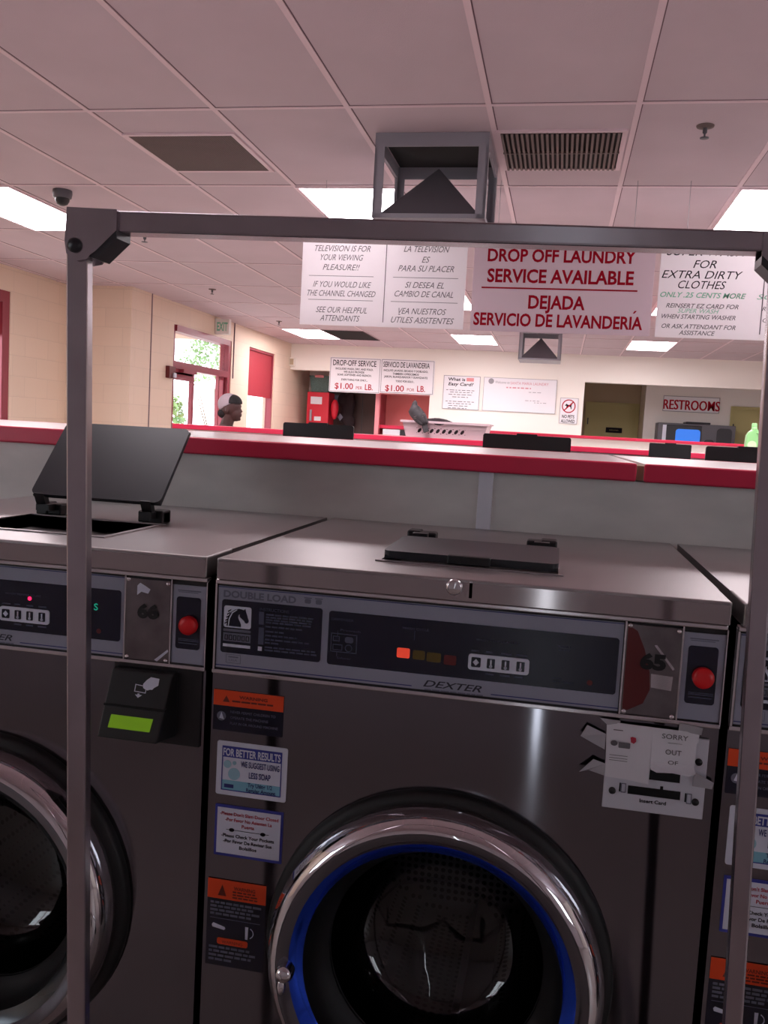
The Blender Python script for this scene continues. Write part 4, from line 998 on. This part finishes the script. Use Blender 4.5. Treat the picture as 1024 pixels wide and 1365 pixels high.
t, a, b = wall_board('wall_sign', 'white RESTROOMS sign in red letters above the grey cabinet', 885, 527, 958.5, 551.5, RY, M_signw, None, border=1)
part('sign_border', MB().frame(a.x, b.x, b.z, a.z, .010, RY-.0008, RY+.002), M_signedge, t, world=True)
g = MB()
# slab-serif letters: heavy strokes with small feet
px_text(g, 'RESTROOMS', 921.6, 540, 69, 12.5, RY, bold=.004); px_text(g, 'RESTROOMS', 922.4, 540, 69, 12.5, RY-.0004, bold=.004)
pz = atY(922, 546.3, RY)
ink(t, g, M_red_ink)

# ================================================================== LEFT WALL FIXTURES
t = thing('fire_alarm', 'red fire alarm with a white strobe on the left wall beside the entrance', 'fire alarm', (XW, 9.92, 1.77))
part('alarm_body', MB().box(XW, XW+.05, 9.83, 10.0, 1.765, 1.905, .006), M_led_off_r, t, world=True)
part('strobe', MB().box(XW+.05, XW+.075, 9.92, 9.985, 1.775, 1.83, .008), M_label, t, world=True)
t = thing('exit_sign', 'pale exit sign box mounted over the entrance frame', 'exit sign', (XW, 11.35, 2.45))
part('sign_box', MB().box(XW, XW+.20, 11.28, 11.36, 2.44, 2.64, .006), M_wallw, t, world=True)
part('lettering', glyphs(MB(), 'EXIT', XW+.105, 2.54, w=.15, h=.11, y=11.28, bold=.03), M_green_ink, t, world=True)
t = thing('wall_speaker', 'small beige box on the back header near the left corner', 'wall box', (-4.45, YB, 2.3))
part('box_body', MB().box(-4.585, -4.50, YB-.10, YB, 2.29, 2.43, .006), M_wallp, t, world=True)
part('box_grille', MB().box(-4.575, -4.51, YB-.104, YB-.10, 2.31, 2.41), M_tan, t, world=True)

# ================================================================== NOOK BEHIND THE HEADER
NY = 15.15
def nb(u0_, v0_, u1_, v1_, Y): a = atY(u0_, v0_, Y); b = atY(u1_, v1_, Y); return a.x, b.x, b.z, a.z
x0, x1, z0, z1 = nb(410, 522, 437, 563, NY)
t = thing('red_cabinet', 'tall red cabinet with taped notices in the attendant nook', 'cabinet', ((x0+x1)/2, NY, 0))
part('cabinet_body', MB().box(x0, x1, NY, NY+.4, 0, z1, .01), M_redcab, t, world=True)
xa, xb, za, zb_ = nb(414.5, 528.5, 429, 539, NY); part('notice', MB().box(xa, xb, NY-.004, NY, za, zb_), M_white, t, world=True)
xa, xb, za, zb_ = nb(419, 555, 427.5, 561, NY); part('notice', MB().box(xa, xb, NY-.004, NY, za, zb_), M_white, t, world=True)
xa, xb, za, zb_ = nb(413.5, 546, 415.5, 561, NY); part('handle', MB().box(xa, xb, NY-.03, NY, za, zb_, .004), M_duct, t, world=True)
x0b, x1b, z0b, z1b = nb(413.5, 500.5, 438, 521.5, NY)
t = thing('plastic_basket', 'grey green mesh basket on top of the tall red cabinet', 'basket', ((x0b+x1b)/2, NY+.2, z1))
g = MB(); g.bar4([(x0b+.03, NY+.03, z1), (x1b-.02, NY+.03, z1), (x1b-.02, NY+.42, z1), (x0b+.03, NY+.42, z1)], [(x0b, NY, z1b-.02), (x1b, NY, z1b-.02), (x1b, NY+.40, z1b-.02), (x0b, NY+.40, z1b-.02)])
part('basket_body', g, M_grnbasket, t, world=True)
part('basket_rim', MB().frame(x0b-.01, x1b+.01, NY-.01, NY+.41, .02, z1b-.022, z1b+.003, 'xy'), M_grnbasket, t, world=True)
part('basket_handle', MB().box((x0b+x1b)/2-.08, (x0b+x1b)/2+.08, NY-.02, NY-.008, z1b-.03, z1b+.015, .004), M_pinkf, t, world=True)
# dark panel and clutter
x0c, x1c, z0c, z1c = nb(436, 518, 503, 580, 15.6)
t = thing('dark_partition', 'dark brown partition in the attendant nook', 'partition', ((x0c+x1c)/2, 15.6, 0))
part('panel', MB().box(x0c, x1c, 15.6, 15.64, 0, 2.1), M_brown, t, world=True)
part('panel_stile', MB().box(x1c-.30, x1c-.29, 15.595, 15.6, 0, 2.05).box(x1c-.62, x1c-.61, 15.595, 15.6, 0, 2.05), M_cased, t, world=True)
x0, x1, z0, z1 = nb(441.5, 534, 452, 554, 15.3)
g = MB(); g.ball(Vector(((x0+x1)/2+.015, 15.22, (z0+z1)/2)), (x1-x0)/2-.01, .07, (z1-z0)/2+.02).ball(Vector(((x0+x1)/2+.015, 15.22, z0+.05)), .055, .06, .12); g.smooth = True
solo('hanging_bag', 'rounded red bag hanging beside the tall red cabinet', 'bag', g, M_redcab, loc=((x0+x1)/2, 15.22, z0))
x0, x1, z0, z1 = nb(439, 526, 451, 540, 15.45)
solo('pinned_paper', 'greyish paper pinned on the partition above the red bag', 'paper', MB().box(x0, x1, 15.56, 15.575, z0, z1), M_gtxt, loc=((x0+x1)/2, 15.57, z0))
g = MB()
for u, v, rr in ((455, 533, .10), (466, 530, .08), (462, 545, .13), (456, 556, .09), (464, 562, .11), (468, 538, .07)):
    p = atY(u+2, v, 15.48); g.ball(p, rr, .06, rr*1.3, n=12)
g.smooth = True
solo('hanging_coats', 'bunch of dark clothes hanging on the brown partition', 'clothes', g, M_cloth_d, loc=atY(460, 562, 15.45), remesh=.02)
x0, x1, z0, z1 = nb(450, 551, 457, 561, 15.35)
solo('pinned_paper', 'small pale diamond shaped paper among the dark clothes', 'paper', MB().prism([((x0+x1)/2, z0), (x1, (z0+z1)/2), ((x0+x1)/2, z1), (x0, (z0+z1)/2)], 15.35, 15.36), M_gtxt, loc=((x0+x1)/2, 15.355, z0))
# pink service bay
x0, x1, z0, z1 = nb(502, 526, 574, 580, 14.95)
x1 = XL0
t = thing('service_bay', 'pink painted service bay with a red shelf right of the dark partition', 'service counter', ((x0+x1)/2, 14.95, 0))
part('bay_frame', MB().box(x0, x0+.07, 14.9, 15.0, 0, 2.0).box(x0+.07, x1, 14.9, 15.0, 1.9, 2.0).box(x0, x1, 14.9, 15.0, 0, 1.22), M_pinkf, t, world=True)
part('bay_side', MB().box(x0+.04, x0+.07, 15.0, 15.5, 1.22, 2.0), M_maroon, t, world=True)
part('bay_back', MB().box(x0+.07, x1, 15.5, 15.55, 0, 2.0), M_pink, t, world=True)
zsh = atY(520, 568.5, 15.0).z
part('shelf', MB().box(x0+.07, x1, 15.0, 15.5, zsh-.035, zsh+.02), M_counter_red, t, world=True)
x0, x1, z0, z1 = nb(511, 571, 541, 581, 14.93)
t = thing('storage_box', 'white box with a dark end panel standing on the pink service bay sill', 'box', ((x0+x1)/2, 14.95, 1.22))
part('box_body', MB().box(x0, x1-.1, 14.90, 15.0, 1.22, z1-.01), M_white, t, world=True)
part('box_panel', MB().box(x1-.1, x1, 14.90, 15.0, 1.22, z1-.01), M_cased, t, world=True)

# grey cabinet with blue screen near restrooms
x0, x1, z0, z1 = nb(877.5, 564.5, 979, 595, 15.7)
z1 = atY(890, 563.5, 15.7).z
t = thing('display_cabinet', 'wide grey cabinet with a glowing blue screen below the RESTROOMS sign', 'cabinet', ((x0+x1)/2, 15.7, 0))
part('cabinet_body', MB().box(x0, x1, 15.7, 16.15, 0, z1, .01), M_caseg, t, world=True)
part('cabinet_top', MB().box(x0+.45, x1-.4, 15.72, 16.1, z1, z1+.035, .012), M_cased, t, world=True)
a = nb(884, 566, 889, 592, 15.7); part('edge_strip', MB().box(a[0], a[1], 15.69, 15.70, 1.0, a[3]), M_label, t, world=True)
a = nb(889, 565, 931, 598, 15.7); part('screen_surround', MB().box(a[0], a[1]+.03, 15.675, 15.70, 1.1, a[3]-.01, .01), M_cased, t, world=True)
a = nb(901, 571.5, 931.5, 600, 15.7); part('screen', MB().rrect(a[0], a[1], 1.25, a[3], .05, 15.665, 15.675), M_mon, t, world=True)
a = nb(956, 571, 974, 596, 15.7); part('speaker_panel', MB().rrect(a[0], a[1], 1.15, a[3], .06, 15.68, 15.70), M_cased, t, world=True)
a = nb(938, 586, 951, 596, 15.7); part('control_knob', MB().rrect(a[0], a[1], 1.3, a[3], .05, 15.67, 15.70), M_cased, t, world=True)

# ================================================================== SMALL THINGS ON THE SECOND COUNTER
ST = 1.2545
# laundry basket
bx0, bx1, by0, by1, bz0, bz1 = -1.105, -.548, 6.43, 6.79, ST+.003, 1.372
t = thing('laundry_basket', 'pale pink plastic laundry basket with a row of oval holes on the second counter', 'laundry basket', ((bx0+bx1)/2, (by0+by1)/2, ST))
ex, ey = .030, .018
holes = []
def basket_wall(y_in):
    """front or rear face with oval through-holes and a handle notch, as a quad band around each hole"""
    g = MB(); bm = g.bm; zh0, zh1 = bz0+.022, bz0+.060; n = 8; pad = .10
    return g
g = MB(); bm = g.bm
nH = 8; hx0 = bx0+.075; hstep = .0445; z0h, z1h = bz0+.028, bz0+.068
def yfr(z): return by0-ey*(z-bz0)/(bz1-bz0)
def xl_(z): return bx0-ex*(z-bz0)/(bz1-bz0)
def xr_(z): return bx1+ex*(z-bz0)/(bz1-bz0)
def q4(a, b, c, d): bm.faces.new([bm.verts.new(p) for p in (a, b, c, d)])
def fr(x, z, y=None): return (x, yfr(z) if y is None else y, z)
for rear in (False, True):
    Y_ = (lambda z: by1+ey*(z-bz0)/(bz1-bz0)) if rear else yfr
    P = lambda x, z: (x, Y_(z), z)
    q4(P(xl_(bz0), bz0), P(xr_(bz0), bz0), P(xr_(z0h), z0h), P(xl_(z0h), z0h))
    # band with ovals
    zc, hh = (z0h+z1h)/2, (z1h-z0h)/2
    xs = [hx0+hstep*k for k in range(nH+1)]
    q4(P(xl_(z0h), z0h), P(xs[0], z0h), P(xs[0], z1h), P(xl_(z1h), z1h)); q4(P(xs[-1], z0h), P(xr_(z0h), z0h), P(xr_(z1h), z1h), P(xs[-1], z1h))
    for k in range(nH):
        c = (xs[k]+xs[k+1])/2; m_ = 16; el = []; sq = []
        for i in range(m_):
            a_ = 2*PI*(i+.5)/m_; el.append((c+.0125*math.cos(a_)+.0075*math.sin(a_), zc+hh*.82*math.sin(a_)))
            s_ = 1/max(abs(math.cos(a_)), abs(math.sin(a_))); sq.append((c+hstep/2*math.cos(a_)*s_, zc+hh*math.sin(a_)*s_))
        for i in range(m_):
            j = (i+1) % m_; q4(P(*el[i]), P(*sq[i]), P(*sq[j]), P(*el[j]))
    # upper band with a handle notch in the middle-left
    cxh = -.868; hw = .048; zt_ = bz1
    q4(P(xl_(z1h), z1h), P(cxh-hw, z1h), P(cxh-hw, zt_), P(xl_(zt_), zt_)); q4(P(cxh+hw, z1h), P(xr_(z1h), z1h), P(xr_(zt_), zt_), P(cxh+hw, zt_))
    arc = [(cxh-hw*math.cos(PI*i/12), zt_-.024*math.sin(PI*i/12)) for i in range(13)]
    for i in range(12): q4(P(arc[i][0], z1h), P(arc[i+1][0], z1h), P(*arc[i+1]), P(*arc[i]))
for X_ in (xl_, xr_):
    q4((X_(bz0), by0, bz0), (X_(bz1), by0-ey, bz1), (X_(bz1), by1+ey, bz1), (X_(bz0), by1, bz0))
q4((bx0, by0, bz0+.001), (bx1, by0, bz0+.001), (bx1, by1, bz0+.001), (bx0, by1, bz0+.001))
o = part('basket_body', g, M_basket, t, world=True); sd = o.modifiers.new('thickness', 'SOLIDIFY'); sd.thickness = .003
g = MB(); g.frame(bx0-ex-.014, bx1+ex+.014, by0-ey-.012, by1+ey+.012, .018, bz1-.006, bz1+.004, 'xy')
g.box(bx0-ex-.014, bx1+ex+.014, by0-ey-.013, by0-ey-.010, bz1-.012, bz1+.003)
part('basket_rim', g, M_basket, t, world=True)
# dark cloth inside
g = MB()
for k in range(9): g.ball(Vector((-.955+k*.022, 6.55+.02*math.sin(k*1.7), 1.352+.022*math.sin(.5+k*.32)-.002*k)), .045, .06, .036, n=14)
g.box(-1.085, -.575, 6.465, 6.755, 1.262, 1.335, .01)
solo('folded_cloth', 'dark cloth showing above the basket rim behind the bird', 'cloth', g, M_cloth_d, loc=(-.87, 6.55, 1.33), remesh=.008)

# bird perched on the rim, back to the viewer, head up-left, tail hanging over the front
BYY = 6.405
def bp_(u, v, Y=BYY): return atY(u, v, Y)
t = thing('bird', 'dark pigeon perched on the basket rim with its tail hanging over', 'bird', (bp_(553, 564).x, BYY+.01, bz1))
g = MB()
head = bp_(553.3, 537.5, BYY+.035); neck = bp_(552.5, 542.5, BYY+.03); chest = bp_(554, 549, BYY+.025); belly = bp_(560, 556, BYY+.01); rump = bp_(565, 562, BYY-.008); tail1 = bp_(567.5, 569, BYY-.022); tail2 = bp_(568.5, 576, BYY-.03)
for a_, ra, b_, rb in ((head, .0165, neck, .022), (neck, .022, chest, .043), (chest, .043, belly, .042), (belly, .042, rump, .027)):
    for k in range(8):
        s_ = k/7; g.ball(a_.lerp(b_, s_), (ra+(rb-ra)*s_)*1.12, (ra+(rb-ra)*s_)*.95, n=18)
dt = (tail2-rump).normalized(); sx_ = dt.cross(Vector((0, 1, 0))).normalized()
g.bar4([rump+sx_*.018+Vector((0, -.008, 0)), rump-sx_*.018+Vector((0, -.008, 0)), rump-sx_*.018+Vector((0, .012, 0)), rump+sx_*.018+Vector((0, .012, 0))],
       [tail2+sx_*.022+Vector((0, -.004, 0)), tail2-sx_*.022+Vector((0, -.004, 0)), tail2-sx_*.022+Vector((0, .004, 0)), tail2+sx_*.022+Vector((0, .004, 0))])
bb = part('bird_body', g, M_bird, t, world=True, remesh=.0035)
part('beak', MB().tube(head+Vector((.002, .008, .010)), head+Vector((-.006, .014, .030)), .005, 10, .0012), M_beak, t, world=True)
for s_ in (-1, 1):
    w1 = chest+sx_*s_*.034+Vector((0, -.012, .004)); w2 = rump+sx_*s_*.022+Vector((0, -.012, -.004)); rot = (w2-w1).to_track_quat('Z', 'Y').to_matrix()
    g = MB(); g.ball((w1+w2)/2, .016, .022, (w2-w1).length*.72, rot, n=16)
    wgo = part('wing', g, M_bird, t, world=True, remesh=.0035)
    g = MB(); m_ = (w1+w2)/2
    for q_ in (.0, .014): g.tube(m_+sx_*s_*.004+Vector((-.008, -.0215, .004-q_)), m_+sx_*s_*.004+Vector((.012, -.0225, .014-q_)), .0018, 6)
    part('wing_bar', g, M_birdl, t, world=True)
for s_, uu in ((-1, 551), (1, 558)):
    f0 = bp_(uu, 564.0); f0.z = bz1+.006; f0.y = by0-ey-.004
    g = MB(); g.tube(f0+Vector((.004, .01, .03)), f0, .0030, 8)
    for dx in (-.014, -.003, .008): g.tube(f0, f0+Vector((dx, -.010, -.004)), .0022, 6, .0012)
    g.tube(f0, f0+Vector((0, .012, -.001)), .0022, 6, .0012)
    part('foot', g, M_foot, t, world=True)
for s_ in (-1, 1): part('eye', MB().ball(head+Vector((s_*.0150, .004, .003)), .0028, n=10), M_redb, t, world=True)

# detergent bottle
p = atY(1004, 590, 6.6)
t = thing('detergent_bottle', 'pale green detergent jug with a looped handle at the right end of the second counter', 'bottle', (p.x, 6.6, ST))
pts = []
prof = [(-.050, 0), (.050, 0), (.052, .02), (.052, .11), (.046, .145), (.030, .172), (.016, .182), (.016, .198), (-.016, .198), (-.016, .180), (-.036, .165), (-.049, .14), (-.052, .10), (-.052, .02)]
g = MB(); bm = g.bm
for sgn in (0,):
    outer = prof; g.prism([(x, z) for x, z in outer], -.032, .032)
o = part('bottle_body', g, M_green_b, t, bevel=.012)
part('bottle_cap', MB().lathe(0, 0, .196, [(.0001, .032), (.014, .032), (.018, .028), (.019, 0)], 'z', 20), M_green_b, t)
part('bottle_label', MB().disc(-.012, .075, .030, -.0345, -.0325, n=24), M_green_l, t)
g = MB(); hp = [(.012, .165), (.030, .150), (.038, .120), (.034, .085), (.020, .070)]
for a_, b_ in zip(hp, hp[1:]): g.tube((a_[0], -.037, a_[1]), (b_[0], -.037, b_[1]), .006, 8)
part('bottle_handle', g, M_green_b, t)

# ================================================================== PERSON
PY = 7.25
hp_ = atY(309, 545, PY); ptop = atY(309, 527, PY).z
t = thing('person', 'person in profile with a pale head wrap, facing right behind the second counter', 'person', (hp_.x, PY, 0))
X0 = hp_.x-.012; Hn = ptop
def V(x, y, z): return Vector((X0+x, PY+y, z))
g = MB()
zc = Hn-.105
g.ball(V(.0, 0, zc+.012), .093, .074, .100)                       # skull
g.ball(V(.045, 0, zc-.045), .052, .052, .062)                      # face
g.ball(V(.052, 0, zc-.088), .040, .036, .026)                      # jaw
g.ball(V(.083, 0, zc-.096), .014, .016, .013)                      # chin
g.ball(V(.078, 0, zc+.016), .018, .040, .012)                      # brow
g.bar4([V(.078, -.007, zc+.008), V(.078, .007, zc+.008), V(.070, .014, zc-.034), V(.070, -.014, zc-.034)], [V(.092, -.003, zc+.004), V(.092, .003, zc+.004), V(.113, .009, zc-.034), V(.113, -.009, zc-.034)])
g.ball(V(.094, 0, zc-.054), .010, .022, .0065).ball(V(.093, 0, zc-.068), .010, .020, .007)   # lips
for s_ in (-1, 1): g.ball(V(-.004, s_*.073, zc-.022), .014, .006, .026)                       # ears
g.chain([(V(-.005, 0, zc-.06), .052), (V(-.030, 0, zc-.15), .055), (V(-.042, 0, zc-.20), .062)])
sh = zc-.215
g.chain([(V(-.04, -.10, sh), .06), (V(-.04, .10, sh), .06)])
g.ball(V(-.035, 0, sh-.14), .105, .155, .19).ball(V(-.03, 0, sh-.36), .10, .14, .15).ball(V(-.03, 0, sh-.48), .11, .155, .11)
for s_ in (-1, 1):
    g.chain([(V(-.04, s_*.165, sh-.02), .048), (V(-.05, s_*.200, sh-.27), .038), (V(.02, s_*.200, sh-.47), .027)])
    hb = V(.032, s_*.200, sh-.53); g.ball(hb, .022, .014, .038)
    for fi, (fx, ln) in enumerate(((-.016, .030), (-.005, .036), (.006, .038), (.016, .033))):
        a_ = hb+Vector((fx, 0, -.030)); b_ = a_+Vector((.004, -s_*.004, -ln*.6)); c_ = b_+Vector((.002, -s_*.010, -ln*.5))
        g.chain([(a_, .0085), (b_, .0078), (c_, .0068)])
    g.chain([(hb+Vector((.016, 0, .008)), .009), (hb+Vector((.032, -s_*.004, -.012)), .008), (hb+Vector((.036, -s_*.006, -.030)), .0072)])
    g.chain([(V(-.03, s_*.085, sh-.52), .085), (V(-.015, s_*.09, .42), .055), (V(-.04, s_*.09, .08), .036)])
    g.chain([(V(-.05, s_*.09, .045), .035), (V(.10, s_*.10, .03), .026)])
part('body', g, M_skin, t, world=True, remesh=.0055)
g = MB()  # head wrap over the back of the skull
g.ball(V(-.014, 0, zc+.030), .098, .080, .092, n=24)
for v in list(g.bm.verts):
    d = v.co-V(0, 0, zc)
    if d.x > .055: v.co.x = X0+.055+(d.x-.055)*.25
    lim = zc-.035+(d.x+.10)*.55
    if v.co.z < lim: v.co.z = lim
part('head_wrap', g, M_cap, t, world=True); 
g = MB(); g.ball(V(.020, 0, zc+.036), .082, .078, .078, n=24)
for v in list(g.bm.verts):
    if v.co.z < zc+.035: v.co.z = zc+.035
part('hair', g, M_hair, t, world=True)
g = MB(); g.ball(V(-.060, 0, zc-.050), .050, .060, .045, n=16); part('hair', g, M_hair, t, world=True)
g = MB()
g.chain([(V(-.04, -.11, sh-.005), .070), (V(-.04, .11, sh-.005), .070)])
g.ball(V(-.035, 0, sh-.14), .120, .175, .20).ball(V(-.03, 0, sh-.36), .118, .158, .17).ball(V(-.03, 0, sh-.47), .125, .170, .12)
for s_ in (-1, 1): g.chain([(V(-.04, s_*.170, sh-.02), .062), (V(-.047, s_*.192, sh-.20), .055)])
part('shirt', g, M_shirt, t, world=True, remesh=.009)
g = MB()
g.ball(V(-.03, 0, sh-.54), .128, .172, .10)
for s_ in (-1, 1): g.chain([(V(-.03, s_*.085, sh-.54), .098), (V(-.015, s_*.09, .42), .070), (V(-.04, s_*.09, .10), .058)])
part('trousers', g, M_pants, t, world=True, remesh=.009)
for s_ in (-1, 1):
    g = MB(); g.ball(V(-.045, s_*.09, .045), .050, .045, .045).ball(V(.04, s_*.097, .032), .085, .044, .032).box(X0-.09, X0+.12, PY+s_*.095-.04, PY+s_*.095+.04, .001, .02, .008)
    part('shoe', g, M_shoe, t, world=True, remesh=.008)

# ================================================================== LIGHT
w = bpy.data.worlds.new('world'); scene.world = w; w.use_nodes = True
bg = w.node_tree.nodes['Background']; bg.inputs[0].default_value = (.93, .97, 1.06, 1); bg.inputs[1].default_value = 3.2
vs = scene.view_settings; vs.view_transform = 'Standard'; vs.look = 'None'; vs.gamma = 1; vs.use_curve_mapping = False
vs.exposure = 1.0
scene.cycles.use_denoising = True
scene.cycles.max_bounces = 10; scene.cycles.diffuse_bounces = 5; scene.cycles.glossy_bounces = 4; scene.cycles.transparent_max_bounces = 12
scene.cycles.caustics_reflective = False; scene.cycles.caustics_refractive = False; scene.cycles.sample_clamp_indirect = 6
